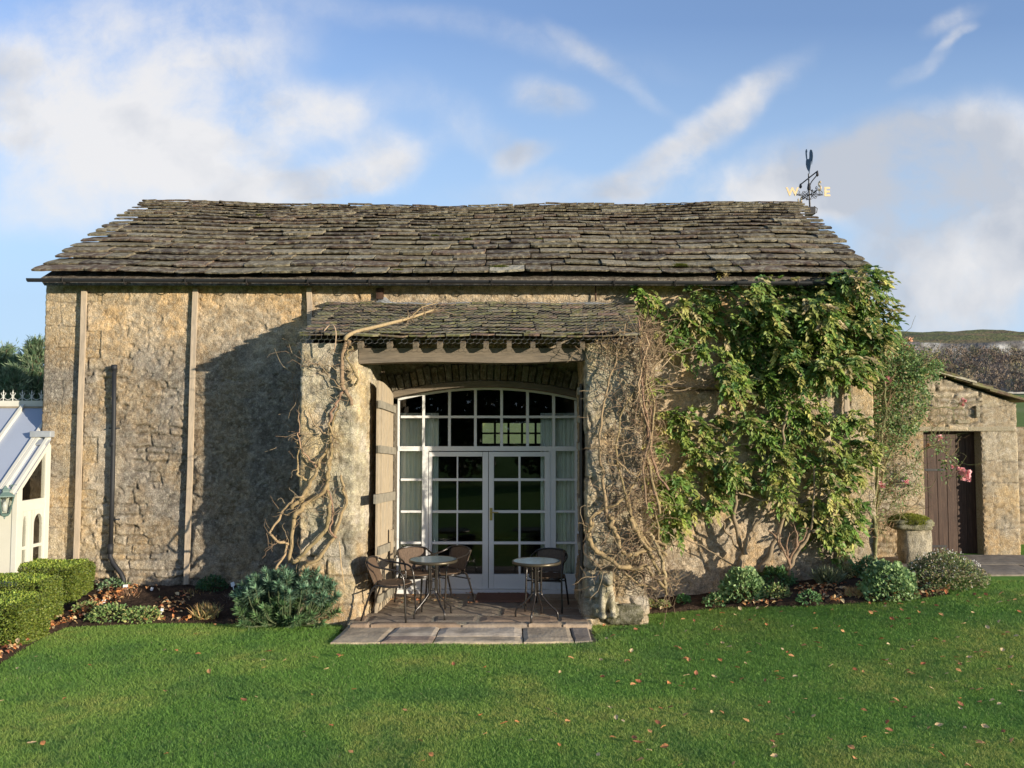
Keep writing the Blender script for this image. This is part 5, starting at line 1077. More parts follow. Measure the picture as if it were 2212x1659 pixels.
ro = [(768,210),(752,240),(753,300),(758,360),(765,410),(757,440),(755,500),(765,560),(782,610),(806,650),(815,700),(823,700),(826,650),(838,600),(850,540),(856,480),(864,440),(866,500),(868,545),(878,505),(888,450),(896,390),(894,320),(880,265),(857,242),(838,255),(828,300),(826,360),(822,408),(800,416),(786,400),(782,340),(780,285),(788,258),(782,235),(780,212)]
ya = R(-55); d = Vector((math.cos(ya), math.sin(ya),0)); k_ = 1/(6.144*1.4484)*kx/.865; mb = MB(); cxz = 818
n = len(ro); base = Vector((vx.x-.0,YR,0)); nrm_ = Vector((-d.y,d.x,0))*.004
def rp(px, py, s): q = base+d*((px-cxz)*k_)+nrm_*s; q.z = Z_((py/6.144+430)*.6904); return q
vs = [rp(a,b,-1) for a,b in ro]+[rp(a,b,1) for a,b in ro]
from mathutils.geometry import tessellate_polygon
tri = tessellate_polygon([[Vector((a,b,0)) for a,b in ro]])
fs = [tuple(t) for t in tri]+[tuple(n+i for i in reversed(t)) for t in tri]+[(i,(i+1)%n,n+(i+1)%n,n+i) for i in range(n)]; mb.add(vs, fs); mb.build('rooster', mat('grey_blue_steel', (.10,.14,.19), .5, n=.1, bump=0), Vv)

# ================================================================== TABLES AND CHAIRS
TG = mat('hammered_glass', (.30,.37,.37), .12, n=.12, ns=40, bump=.35, bs=70, bd=.002, spec=.9)
RIM = mat('table_rim', (.09,.075,.05), .35, n=.1, ns=10, bump=.2, metal=.5)
def table(cx, cy, rot, lab):
    e = empty('round_table', lab, 'table', (cx,cy,.005), 'round glass topped tables in the porch', abs_parts=False); e.rotation_euler = (0,0,rot); T = .715
    mb = MB(); mb.lathe([(.26,T-.008),(.295,T-.008),(.295,T+.001),(.26,T+.001)], (0,0,0), 40); mb.lathe([(.001,T-.004),(.296,T-.004),(.296,T+.002),(.001,T+.002)], (0,0,0), 40); mb.build('glass_top', TG, e)
    mb = MB(); mb.lathe([(.292,T-.03),(.308,T-.03),(.312,T-.015),(.308,T+.004),(.296,T+.006),(.292,T-.0)], (0,0,0), 40); mb.build('rim', RIM, e, True)
    for k in range(4):
        a = math.pi/2*k+.4; d = Vector((math.cos(a),math.sin(a),0)); mb = MB()
        mb.tube([d*.18+Vector((0,0,T-.02)), d*.075+Vector((0,0,T-.03)), d*.062+Vector((0,0,T-.09)), d*.06+Vector((0,0,.34)), d*.09+Vector((0,0,.26)), d*.20+Vector((0,0,.15)), d*.265+Vector((0,0,.09)), d*.275+Vector((0,0,0))], .0125, 8, smooth=4); mb.build('leg', TUBE, e, True)
    mb = MB(); 
    for z in (.33,.45,T-.12): mb.tube([Vector((math.cos(t)*.058,math.sin(t)*.058,z)) for t in np.linspace(0,2*math.pi,17)[:-1]], .007, 6, closed=True)
    mb.build('ring', TUBE, e, True)
table(at(936,1208,10.78).x, 10.78, .25, 'round table with hammered glass top at the left, surrounded by three wicker chairs')
table(at(1159,1212,10.66).x, 10.66, .9, 'round table with hammered glass top at the right, in front of the single wicker chair')
def chair(cx, cy, rot, lab):
    e = empty('wicker_chair', lab, 'chair', (cx,cy,.005), 'bistro chairs with dark tube frames in the porch', abs_parts=False); e.rotation_euler = (0,0,rot)
    for s_ in (-1,1):
        mb = MB(); mb.tube([(s_*.245,-.25,0),(s_*.235,-.225,.42),(s_*.235,-.20,.56),(s_*.245,-.14,.625),(s_*.25,-.02,.645),(s_*.24,.14,.67),(s_*.215,.23,.705)], .0125, 8, smooth=4); mb.build('armrest', TUBE, e, True)
        mb = MB(); mb.tube([(s_*.225,.33,0),(s_*.21,.24,.28),(s_*.20,.17,.42),(s_*.21,.05,.43)], .0125, 8, smooth=4); mb.build('leg', TUBE, e, True)
    mb = MB(); arc = [(.215*math.cos(t), .23+.075*math.sin(t), .705+.045*math.sin(t)) for t in np.linspace(0,math.pi,13)]; mb.tube(arc, .0125, 8); mb.build('back_rail', TUBE, e, True)
    mb = MB(); mb.tube([(.235*math.cos(t), -.03+.215*math.sin(t), .425) for t in np.linspace(0,2*math.pi,25)[:-1]], .012, 8, closed=True); mb.tube([(-.232,-.225,.40),(.232,-.225,.40)], .01, 6); mb.tube([(-.21,.25,.33),(.21,.25,.33)], .01, 6); mb.build('seat_frame', TUBE, e, True)
    # woven seat and back
    n1, n2 = 40, 18; TT, RR = np.meshgrid(np.linspace(0,2*np.pi,n1), np.linspace(0,1,n2), indexing='ij'); X = .235*RR*np.cos(TT); Y = -.03+.215*RR*np.sin(TT); Z = .438-.012*(1-RR**2)+.0035*np.sin(X*180)*np.sign(np.sin(Y*120))
    o = npmesh('seat', np.stack([X,Y,Z],-1).reshape(-1,3), gridfaces(n1,n2), np.ones((n1*n2,3)), WICKER, None, True); o.parent = e; m = o.modifiers.new('s','SOLIDIFY'); m.thickness = .012
    n1, n2 = 60, 24; UU, VV = np.meshgrid(np.linspace(-1,1,n1), np.linspace(0,1,n2), indexing='ij'); hw = .165+.03*VV; an_ = UU*1.25; X = hw*1.05*np.sin(an_)/math.sin(1.25)*1.0
    top = .745-.028*UU**2; Z = .45+(top-.45)*VV; Y = (.165+.11*VV)+.03*np.cos(an_)+.0035*np.sin(UU*70)
    o = npmesh('backrest', np.stack([X,Y,Z],-1).reshape(-1,3), gridfaces(n1,n2), np.ones((n1*n2,3)), WICKER, None, True); o.parent = e; m = o.modifiers.new('s','SOLIDIFY'); m.thickness = .01; m.offset = 0
    for s_ in (-1,1):
        mb = MB(); mb.tube([(s_*.17,.175,.43),(s_*.18,.23,.56),(s_*.2,.275,.72)], .008, 6); mb.build('back_stay', TUBE, e, True)
    return e
chair(-1.52, 10.68, R(82), 'wicker chair seen side on at the far left, facing the left table')
chair(-1.28, 11.42, R(24), 'wicker chair standing behind the left table beside the plank door, its back sunlit')
chair(-.90, 11.52, R(-42), 'wicker chair half hidden behind the right side of the left table')
chair(.47, 11.22, R(-14), 'single wicker chair behind the right hand table, in shade')

# ================================================================== STONE DOG
dg = at(1310,1330,10.50); zb = dg.z
me = bpy.data.metaballs.new('m'); mo = bpy.data.objects.new('m', me); COL.objects.link(mo); me.resolution = .018; me.render_resolution = .018
def ball(x, y, z, sx, sy, sz, rx=0): 
    el = me.elements.new(type='ELLIPSOID'); el.co = (x,y,z); el.size_x, el.size_y, el.size_z = sx, sy, sz; el.radius = .999; 
for b in ((0,.12,.13,.115,.14,.12),(0,.04,.22,.095,.10,.14),(0,-.01,.31,.08,.075,.10),(0,-.03,.41,.07,.08,.07),(0,-.11,.385,.042,.07,.04),(-.055,-.0,.44,.025,.03,.06),(.055,0,.44,.025,.03,.06),
          (-.055,-.06,.13,.035,.04,.15),(.055,-.06,.13,.035,.04,.15),(-.06,-.10,.02,.04,.06,.03),(.06,-.10,.02,.04,.06,.03),(-.11,.05,.06,.05,.12,.07),(.11,.05,.06,.05,.12,.07),(.17,.12,.12,.05,.06,.10),(0,.1,.0,.16,.2,.035)):
    ball(*b[:3], *[q*1.6 for q in b[3:]])
bpy.context.view_layer.update(); dm = bpy.data.meshes.new_from_object(mo.evaluated_get(bpy.context.evaluated_depsgraph_get())); bpy.data.objects.remove(mo)
n = len(dm.vertices); co = np.empty(n*3, np.float32); dm.vertices.foreach_get('co', co); co = co.reshape(-1,3)
co = co*1.12+((fbm(co[:,0]*1+co[:,1],co[:,2],16,3,4)-.5)*.018)[:,None]; dm.vertices.foreach_set('co', co.ravel()); dm.name = 'dog_statue'
ca = dm.color_attributes.new('Col','FLOAT_COLOR','POINT'); g = fbm(co[:,0]+co[:,1],co[:,2],12,4,9); cc = np.ones((n,4),np.float32); cc[:,:3] = mixc((.20,.18,.11),(.46,.41,.29), ss(.35,.6,g)); ca.data.foreach_set('color', cc.ravel())
dm.materials.clear(); dm.materials.append(STONE); dm.polygons.foreach_set('use_smooth', [True]*len(dm.polygons)); o = bpy.data.objects.new('dog_statue', dm); COL.objects.link(o); o.location = (dg.x, 10.55, zb-.01); o.rotation_euler = (0,0,R(8))
tag(o, 'small weathered stone statue of a sitting dog at the foot of the right porch pier', 'statue')
p = at(1345,1290,10.62); o = rough_block('foot_stone', (1.40,10.66,.06), .24,.10,.13, 7, (.11,.105,.065), STONE, None, .05); tag(o, 'large rounded foundation stone behind the stone dog', 'stone')
p = at(1285,1260,10.62); o = rough_block('foot_stone', (1.06,10.62,.40), .10,.08,.12, 9, (.36,.33,.26), STONE, None, .04); tag(o, 'pale block of stone directly above the head of the stone dog', 'stone')
p = gp(715,1335,0); o = rough_block('edging_log', (p.x-.03,p.y+.05,.02), .30,.09,.09, 12, (.24,.23,.14), STONE, None, .03, power=3); tag(o, 'mossy curved edging stone at the foot of the left pier beside the spurge', 'stone')

# ================================================================== BARE CLIMBERS
def vine(mb, pts, y, r0, r1, col, conv, smooth=4, wob=.01):
    P_ = []
    for i, q in enumerate(pts):
        u, v = conv(q); yy_ = y(i/(len(pts)-1)) if callable(y) else y
        P_.append(at(u, v, yy_+random.uniform(-.04,.03)))
    n = len(P_); rs = [r0+(r1-r0)*i/(n-1) for i in range(n)]; rs = [r*random.uniform(.85,1.15) for r in rs]
    # subdivide with a little knobbliness
    Q = []; Rr = []
    for i in range(n-1):
        for k in range(4):
            t = k/4; a = P_[max(i-1,0)]; b = P_[i]; c = P_[i+1]; d = P_[min(i+2,n-1)]
            Q.append(.5*((2*b)+(c-a)*t+(2*a-5*b+4*c-d)*t*t+(3*b-a-3*c+d)*t**3)+Vector([random.gauss(0,wob) for _ in range(3)])); Rr.append((rs[i]*(1-t)+rs[i+1]*t)*(1.25 if random.random() < .2 else 1))
    Q.append(P_[-1]); Rr.append(rs[-1]); mb.tube(Q, Rr, 7, col, smooth=2); return Q
def twigs(mb, starts, n, L, r, cols, spread, ybias=-.1, grav=0., ymin=None):
    for _ in range(n):
        p = Vector(random.choice(starts))+Vector([random.gauss(0,.02) for _ in range(3)]); d = Vector((random.gauss(0,1),random.gauss(ybias,.45),random.gauss(spread,1))).normalized(); pts = [p]; l = random.uniform(.3,1)*L; k = random.randint(4,7)
        for i in range(k):
            d = (d+Vector([random.gauss(0,.35) for _ in range(3)])+Vector((0,0,grav))).normalized(); p = p+d*l/k
            if ymin is not None and p.y > ymin: p.y = ymin
            pts.append(p)
        mb.tube(pts, [r*(1-.6*i/k) for i in range(k+1)], 4, random.choice(cols))
cA = lambda q: (586.8+q[0]*.3328, 724.9+q[1]*.3329); cB = lambda q: (1242.7+q[0]*.2185, 1139.2+q[1]*.2185); cD = lambda q: q
TAN = (.31,.23,.125); TAN2 = (.26,.20,.105); RED = (.26,.165,.11); TW = [(.30,.22,.13),(.24,.165,.105),(.38,.29,.18),(.20,.14,.09)]
b1 = empty('bare_climber', 'leafless knotted climber trained up the left porch pier and over the porch roof', 'climber', (-2.6,10.5,0), 'leafless climbers on the porch piers')
mb = MB(); st_ = []
yl = lambda f: 10.60
for pts, r0, r1, col in (([(190,1560),(215,1500),(300,1450),(400,1310),(445,1180),(485,1060),(465,980),(450,905)],.030,.014,TAN),([(140,1470),(240,1390),(350,1250),(375,1120),(365,1010),(365,920),(385,820),(385,720),(385,640),(400,560),(440,450)],.026,.010,TAN2),
    ([(125,1480),(140,1250),(165,1150),(250,1070),(345,1000),(360,930),(370,830),(390,700)],.026,.02,TAN),([(130,1115),(200,1060),(240,970),(290,870),(330,780),(380,710),(390,640),(375,560)],.028,.014,TAN),
    ([(35,1520),(90,1400),(105,1350),(60,1345),(0,1300),(-12,1280),(60,1170),(125,1070),(200,1040)],.015,.013,(.36,.26,.15)),([(225,935),(175,900),(165,820),(180,740),(165,690)],.014,.006,TAN),([(285,850),(265,820),(200,750),(175,640),(180,600),(160,480)],.014,.005,(.34,.22,.14)),
    ([(515,460),(500,380),(462,340),(462,250),(465,120),(480,60),(500,25)],.022,.026,(.27,.19,.12)),([(540,325),(555,270),(520,200),(490,150),(500,100),(540,70)],.014,.01,TAN2),([(370,1000),(400,1150),(380,1260),(420,1310)],.01,.012,RED),
    ([(375,560),(390,500),(430,430),(470,340)],.018,.012,RED),([(330,230),(400,290),(460,345)],.006,.008,TW[0]),([(240,480),(270,560),(350,630)],.006,.01,TW[0]),([(190,205),(280,185),(350,190),(440,230)],.006,.006,TW[2]),([(450,700),(400,650),(380,600)],.008,.012,TAN2)):
    st_ += vine(mb, pts, 10.61, r0, r1, col, cA)
mb.build('stem', BARK, b1, True)
mb = MB(); top = [(745,737,10.40),(752,728,10.40),(775,718,10.52),(805,711,10.60),(845,701,10.75),(885,690,10.95),(915,680,11.15),(938,672,11.35)]
Pt = [at(u,v,y)+Vector((0,0,.02)) for u,v,y in top]; mb.tube(Pt, [.026,.027,.025,.024,.022,.02,.016,.012], 8, (.36,.27,.15), smooth=4)
mb.tube([Pt[5],Pt[6]+Vector((-.03,0,.08)),Pt[7]+Vector((.05,0,.10))], .008, 5, TAN); mb.tube([Pt[6],at(955,672,11.4),at(985,680,11.3)], .006, 5, TW[1]); mb.tube([at(700,715,10.4),at(712,702,10.45),at(722,705,10.4),at(726,725,10.38),at(722,760,10.42)], .008, 5, (.42,.30,.2), smooth=3)
twigs(mb, Pt[5:], 60, .28, .004, TW, .1)
mb.build('roof_branch', BARK, b1, True)
mb = MB(); twigs(mb, st_, 170, .38, .0042, TW, .1, ymin=10.63); mb.tube([at(733,1170,10.5),at(737,1220,10.5),at(745,1275,10.52)], .006, 5, (.5,.36,.2))
lw_ = [at(645+random.uniform(-18,4), v, 10.8+random.random()*.8) for v in range(760,1000,12)]; twigs(mb, lw_, 40, .5, .004, TW, .5); mb.build('twigs', BARK, b1)
b2 = empty('bare_climber', 'dense leafless tangle of climber stems covering the right porch pier', 'climber', (1.7,10.6,0), 'leafless climbers on the porch piers')
mb = MB(); st_ = []
for pts, r0, r1, col, cv, y in (([(160,-40),(120,50),(150,150),(250,250),(420,370),(560,400),(700,380)],.030,.026,TAN,cB,10.5),([(340,-120),(370,0),(420,120),(490,260),(560,265),(690,235)],.028,.024,TAN,cB,10.48),([(540,-120),(580,0),(660,130),(750,260),(790,320)],.030,.02,TAN,cB,10.5),
    ([(560,-60),(640,10),(740,100),(860,160),(900,210)],.02,.014,TAN,cB,10.55),([(740,60),(790,150),(850,280),(880,420),(890,610)],.02,.022,(.36,.28,.16),cB,10.5),([(490,430),(600,540),(700,580),(800,610)],.012,.010,TAN,cB,10.45),([(700,380),(760,480),(840,540),(885,600)],.018,.016,TAN,cB,10.5),
    ([(1272,1150),(1276,1120),(1300,1100),(1340,1085),(1370,1040),(1400,980),(1412,900),(1400,820)],.022,.010,TAN,cD,10.5),([(1316,1140),(1306,1060),(1296,980),(1300,900),(1318,820),(1335,760),(1350,700)],.020,.008,(.30,.22,.13),cD,10.5),
    ([(1425,1240),(1400,1190),(1372,1130),(1350,1060),(1332,980),(1340,900),(1372,840)],.022,.009,TAN2,cD,10.5),([(1415,1070),(1400,1000),(1398,930),(1388,860),(1388,780),(1380,710),(1378,690)],.020,.010,RED,cD,10.5),([(1440,1060),(1410,990),(1408,900),(1394,830),(1396,760),(1400,715)],.018,.008,RED,cD,10.55),([(1425,1110),(1405,1010),(1392,920),(1400,850),(1383,770),(1388,705)],.020,.009,TAN2,cD,10.48),([(1398,1100),(1390,1010),(1404,940),(1380,850),(1395,790),(1376,700)],.015,.008,TW[1],cD,10.46),
    ([(1352,1075),(1368,1120),(1392,1165),(1440,1200)],.018,.02,TAN,cD,10.5),([(1396,905),(1382,860),(1410,800),(1436,770),(1455,740)],.012,.005,TW[2],cD,10.7),([(1400,830),(1430,790),(1470,760),(1500,745)],.010,.004,TW[2],cD,11.0),
    ([(1380,740),(1392,720),(1400,750),(1385,800),(1375,850)],.010,.008,(.42,.3,.18),cD,10.45),([(1410,1090),(1425,1160),(1432,1230),(1440,1285)],.016,.014,TAN2,cD,10.6),([(1290,960),(1320,990),(1350,1010),(1395,1050)],.007,.007,TW[0],cD,10.45),([(1300,1180),(1330,1120),(1360,1070)],.006,.006,TW[1],cD,10.45)):
    st_ += vine(mb, pts, y, r0, r1, col, cv)
mb.build('stem', BARK, b2, True)
mb = MB(); pts_ = [at(random.gauss(1352,32) if v > 760 else random.gauss(1350,26), v+random.uniform(-10,10), random.uniform(10.42,10.62)) for v in range(715,1290,3)]
twigs(mb, pts_+st_[::3], 560, .55, .0046, TW, .15, ymin=10.64)
pts_ = [at(random.gauss(1393,11), v, random.uniform(10.45,10.75)) for v in range(690,1250,3)]; twigs(mb, pts_, 480, .42, .0046, TW+[RED], .6)
pts_ = [at(random.gauss(1345,30), random.gauss(745,16), random.uniform(10.4,10.6)) for _ in range(60)]; twigs(mb, pts_, 130, .26, .0042, TW, .3, ymin=10.62)
pts_ = [at(random.gauss(1440,20), random.gauss(1250,25), random.uniform(10.5,10.9)) for _ in range(60)]; twigs(mb, pts_, 120, .30, .0036, TW, .2)
pts_ = [at(random.gauss(1430,25), random.gauss(770,40), random.uniform(11.0,11.7)) for _ in range(40)]; twigs(mb, pts_, 60, .5, .004, TW, .6, ymin=11.9)
pts_ = [at(random.gauss(1360,20), random.gauss(700,10), random.uniform(10.6,11.0))+Vector((0,0,.03)) for _ in range(40)]; twigs(mb, pts_, 16, .22, .0032, TW, .1)
mb.build('twigs', BARK, b2)

# ================================================================== LEAFY CLIMBER
cl = empty('leafy_climber', 'large climber with drooping green and yellowing leaves on the right half of the barn wall', 'climber', (3.9,11.8,.2))
mb = MB(); CB = [(.26,.20,.13)]
for pts, r0, r1, y in (([(1405,842),(1480,842),(1520,838),(1570,815)],.012,.007,11.85),([(1600,1232),(1602,1190),(1588,1120),(1590,1060),(1570,990)],.034,.014,11.75),([(1640,1235),(1665,1190),(1690,1130),(1700,1060),(1690,980),(1700,880),(1740,760)],.036,.014,11.72),([(1700,1232),(1720,1195),(1745,1160),(1752,1120),(1760,1000)],.036,.012,11.7),([(1600,1190),(1570,1150),(1550,1110),(1500,1060)],.018,.008,11.75),([(1606,1195),(1622,1150),(1645,1110),(1655,1080)],.03,.012,11.7),([(1752,1150),(1790,1130),(1800,1090)],.02,.01,11.7),
    ([(1430,1195),(1480,1165),(1550,1200),(1590,1225)],.007,.009,11.8),([(1690,980),(1640,960),(1560,975),(1500,1010)],.018,.008,11.75),([(1690,900),(1600,860),(1560,820),(1480,840)],.016,.006,11.8),([(1590,1060),(1640,1080),(1690,1075)],.014,.01,11.7),([(1740,800),(1800,700),(1840,640)],.016,.008,11.7),([(1700,880),(1640,760),(1600,680),(1540,620)],.014,.006,11.75),([(1420,690),(1460,650),(1520,625),(1600,640)],.009,.006,11.8),([(1410,905),(1500,930),(1600,925),(1700,900)],.010,.010,11.8)):
    vine(mb, pts, y, r0, r1, random.choice(CB), cD, wob=.012)
mb.build('stem', BARK, cl, True)
PA = [(1580,775),(1568,745),(1575,705),(1600,665),(1628,640),(1640,602),(1680,600),(1720,618),(1790,602),(1850,588),(1905,590),(1912,625),(1898,642),(1925,662),(1938,690),(1918,712),(1935,728),(1892,760),(1888,800),(1850,838),(1790,822),(1745,832),(1690,815),(1640,850),(1590,865),(1548,850),(1552,812)]
PB = [(1428,700),(1452,655),(1500,640),(1492,605),(1520,592),(1562,600),(1600,628),(1590,655),(1548,668),(1556,700),(1545,760),(1500,765),(1452,735),(1435,760)]
PC = [(1640,835),(1740,828),(1765,880),(1755,935),(1710,915),(1660,885)]
PD = [(1410,905),(1440,895),(1470,900),(1500,890),(1550,890),(1620,905),(1700,890),(1790,872),(1850,890),(1885,930),(1888,1000),(1862,1060),(1862,1110),(1845,1165),(1800,1190),(1745,1150),(1725,1090),(1690,1110),(1650,1070),(1600,1045),(1550,1108),(1490,1115),(1440,1070),(1445,990),(1405,960)]
PE_ = [(1402,1022),(1455,1030),(1480,1090),(1475,1165),(1425,1155),(1400,1090)]
PF = [(1365,615),(1400,625),(1440,660),(1420,690),(1380,690),(1366,650)]
PG = [(1700,1080),(1800,1080),(1850,1120),(1840,1180),(1800,1215),(1740,1165)]
PH = [(1402,820),(1425,815),(1428,842),(1405,845)]
PI = [(1440,770),(1470,735),(1540,760),(1545,790),(1510,785)]
nb = NB()
def foliage(poly, ns, thick, cols, w, seed, dens=.35, edge=True):
    us = [p[0] for p in poly]; vs_ = [p[1] for p in poly]; u = RNG.uniform(min(us)-6, max(us)+6, ns*4); v = RNG.uniform(min(vs_)-6, max(vs_)+6, ns*4)
    k = inpoly(u+RNG.normal(0,5,len(u)), v+RNG.normal(0,5,len(u)), poly) & (fbm(u*.02, v*.02, 1.6, 3, seed) > dens); u = u[k][:ns]; v = v[k][:ns]; n = len(u)
    lump = fbm(u*.02, v*.02, 1.2, 3, seed+7); dep = (.08+thick*ss(.3,.75,lump))*RNG.uniform(.35,1.,n)
    P0 = np.array([at(a-2, b-6, YW-.05-d) for a, b, d in zip(u, v, dep)])
    ax = np.stack([RNG.normal(.2,.65,n), RNG.normal(-.6,.25,n), RNG.normal(-.15,.5,n)],-1); ax = norm(ax)
    tone = ss(.35,.65,fbm(u*.02,v*.02,.9,2,seed+9)); cidx = np.where(RNG.random(n) < (.35+.4*tone), 0, 1)
    K = 9; P_ = []; A_ = []; C_ = []; S_ = []
    side = norm(np.cross(ax, np.array([0,-.3,1.]))); cg = pick(n, cols, w); 
    for j in range(K):
        t = .85*(j//2)/(K//2); s_ = 1 if j % 2 else -1; drp = np.zeros((n,3)); drp[:,2] = -.10*t*t
        P_.append(P0+ax*(.03+.15*t)+drp); a = ax*(.55+.5*t)+side*s_*(.85-.55*t)+np.array([0,-.15,-.30])
        if j == K-1: a = ax+np.array([0,0,-.3])
        A_.append(a+rnd(n,3,.12)); C_.append(cg*RNG.uniform(.8,1.25,(n,1))); S_.append(RNG.uniform(.045,.11,n))
    P_ = np.concatenate(P_); A_ = np.concatenate(A_); nb.add(*scatter(leaf_template(.23,.05,.14), P_, A_, rnd(len(P_),3,.35)+np.array([.35,-.9,.55]), np.concatenate(S_), np.concatenate(C_)))
GC = [(.08,.155,.032),(.145,.235,.046),(.24,.29,.066),(.37,.345,.115),(.42,.34,.17),(.50,.47,.14)]
foliage(PA, 2100, .62, GC, [3,3.4,3,1.8,1.3,.3], 3, .26)
foliage(PB, 170, .22, GC, [2,4,2,1,.5,.5], 5, .46); foliage(PC, 70, .22, GC, [3,4,2,1,.5,.2], 7, .35)
foliage(PD, 1000, .28, GC, [2.,4,3,1.8,1.2,.5], 9, .44); foliage(PE_, 80, .22, GC, [1,4,3,.6,.1,.4], 11, .30); foliage(PF, 40, .15, GC, [2,4,2,.3,0,.2], 13, .35)
foliage(PG, 95, .20, GC, [2,4,3,1,.8,.3], 15, .42); foliage(PH, 10, .10, GC, [1,3,2,1,0,1], 17, .1); foliage(PI, 22, .15, GC, [2,4,2,.3,0,.4], 19, .3)
nb.build('foliage', LEAF, cl)
# forked bare shrub
sh = solve_ground(1704, 1238); e = empty('bare_shrub', 'small leafless forked shrub at the wall foot below the leafy climber', 'shrub', tuple(sh)); mb = MB(); st_ = []
for pts in ([(1704,1242),(1703,1215),(1690,1185),(1682,1150)],[(1703,1215),(1718,1185),(1738,1160),(1745,1140)],[(1690,1185),(1675,1160),(1660,1145)],[(1718,1185),(1722,1160),(1715,1135)],[(1704,1218),(1700,1180),(1705,1150)]): st_ += vine(mb, pts, 11.3, .020, .006, (.26,.17,.11), cD, wob=.006)
twigs(mb, st_, 40, .2, .003, [(.26,.17,.11)], .5); mb.build('stem', BARK, e, True)

# ================================================================== ROSE CLIMBER
rs = empty('climbing_rose', 'straggling climbing rose with pink flowers between the barn corner and the outhouse', 'rose', (5.6,12.4,.4)); mb = MB(); st_ = []
RP = [(1888,1215),(1892,1160),(1886,1100),(1895,1040),(1905,960),(1915,880),(1905,800),(1895,740)]
for pts, r0, r1, y in ((RP,.024,.010,12.0),([(1892,1180),(1896,1100),(1910,1020),(1940,940),(1960,860),(1985,800),(2030,760)],.018,.006,12.2),([(1895,1100),(1925,1040),(1970,1000),(2010,960),(2050,985),(2085,1020)],.012,.004,12.4),([(1910,960),(1950,900),(2010,880),(2060,880),(2080,868)],.010,.004,12.6),([(1915,880),(1950,820),(2000,790),(2040,790)],.010,.004,12.5),([(1960,860),(2000,900),(2020,940),(2028,950)],.008,.004,12.5),([(1905,800),(1930,760),(1960,730)],.01,.004,12.2),([(1890,1130),(1930,1090),(1960,1060),(1990,1070)],.009,.004,12.2)):
    st_ += vine(mb, pts, y, r0, r1, (.22,.21,.10), cD, wob=.015)
mb.build('stem', BARK, rs, True); mb = MB(); pr = [at(random.gauss(1925,24), v, random.uniform(12.0,12.8)) for v in range(760,1130,3)]
twigs(mb, st_+pr, 760, .55, .0042, [(.22,.20,.10),(.26,.17,.10),(.16,.17,.07)], .2, ymin=12.93); mb.build('twigs', BARK, rs)
nb = NB(); RG = [(.12,.22,.06),(.17,.27,.08),(.08,.14,.04),(.30,.32,.10),(.33,.25,.12)]
def rleaf(poly, n, y0, y1, size, dens, seed):
    us = [p[0] for p in poly]; vs_ = [p[1] for p in poly]; u = RNG.uniform(min(us), max(us), n*4); v = RNG.uniform(min(vs_), max(vs_), n*4); k = inpoly(u,v,poly) & (fbm(u*.02,v*.02,2.2,3,seed) > dens); u = u[k][:n]; v = v[k][:n]; m = len(u)
    P_ = np.array([at(a,b,y) for a,b,y in zip(u,v,RNG.uniform(y0,y1,m))]); ax = rnd(m)+np.array([.2,-.4,-.2]); P_ = np.repeat(P_,4,0)+rnd(m*4,3,.03); nb.add(*scatter(leaf_template(.28,.05,.08), P_, np.repeat(ax,4,0)+rnd(m*4,3,.7), rnd(m*4,3,.5)+np.array([.4,-.9,.5]), RNG.uniform(.028,.055,m*4), pick(m*4, RG, [3,3,3,1.4,.7])))
rleaf([(1890,725),(1930,728),(1965,745),(1990,790),(2030,775),(2040,790),(2000,815),(1960,830),(1900,840),(1885,790)], 1500, 12.0, 12.9, .05, .24, 3)
rleaf([(1970,770),(2000,752),(2020,790),(2038,800),(2030,830),(1990,815)], 120, 12.5, 12.9, .05, .38, 4)
rleaf([(1885,830),(1980,820),(2010,850),(1990,920),(1960,950),(1920,980),(1890,1040),(1880,940)], 1000, 12.0, 12.85, .045, .36, 5)
rleaf([(1885,1000),(1950,960),(2000,950),(1990,1060),(1900,1150),(1885,1120)], 130, 12.1, 12.8, .04, .45, 6)
rleaf([(2040,990),(2060,985),(2080,1010),(2070,1030)], 12, 12.4, 12.6, .04, .1, 7); rleaf([(2005,945),(2035,940),(2050,975),(2020,980)], 26, 12.4, 12.7, .04, .2, 8); rleaf([(2030,990),(2045,985),(2045,1040),(2035,1040)], 10, 12.4, 12.6, .04, .1, 9)
nb.build('foliage', LEAF, rs)
def rose(u, v, y, s_, col, lab=None):
    c = np.array(at(u,v,y)); nb = NB(); K = 16; q = norm(rnd(K)); q[:,1] = -np.abs(q[:,1]); nb.add(*scatter(round_template(.5,8), np.tile(c,(K,1))+q*s_*.15, norm(rnd(K)), q+rnd(K,3,.2), s_*RNG.uniform(.7,1.1,K), pick(K,[col],var=.12))); o = nb.build('blossom', DRY, rs)
    if lab: o['label'] = lab
PK = (.88,.42,.44); OR = (.80,.48,.32)
for (u,v,y,s_,c) in ((1915,821,12.1,.085,PK),(1980,822,12.6,.06,OR),(1976,838,12.6,.055,OR),(1982,834,12.6,.05,OR),(2082,864,12.7,.055,PK),(2078,872,12.7,.055,PK),(2028,944,12.6,.06,PK),(2005,962,12.6,.055,OR),(2078,1020,12.45,.07,PK),(2090,1024,12.45,.075,PK),(2083,1032,12.45,.065,PK),(2092,1034,12.45,.06,PK),(2072,1012,12.45,.05,PK),(2057,1008,12.45,.035,PK),(1904,1047,12.1,.06,PK),(1956,1042,12.3,.06,PK),(1938,735,12.2,.055,OR),(1946,742,12.2,.05,OR),(1967,732,12.2,.05,OR),(1960,750,12.2,.045,OR)): rose(u,v,y,s_,c)

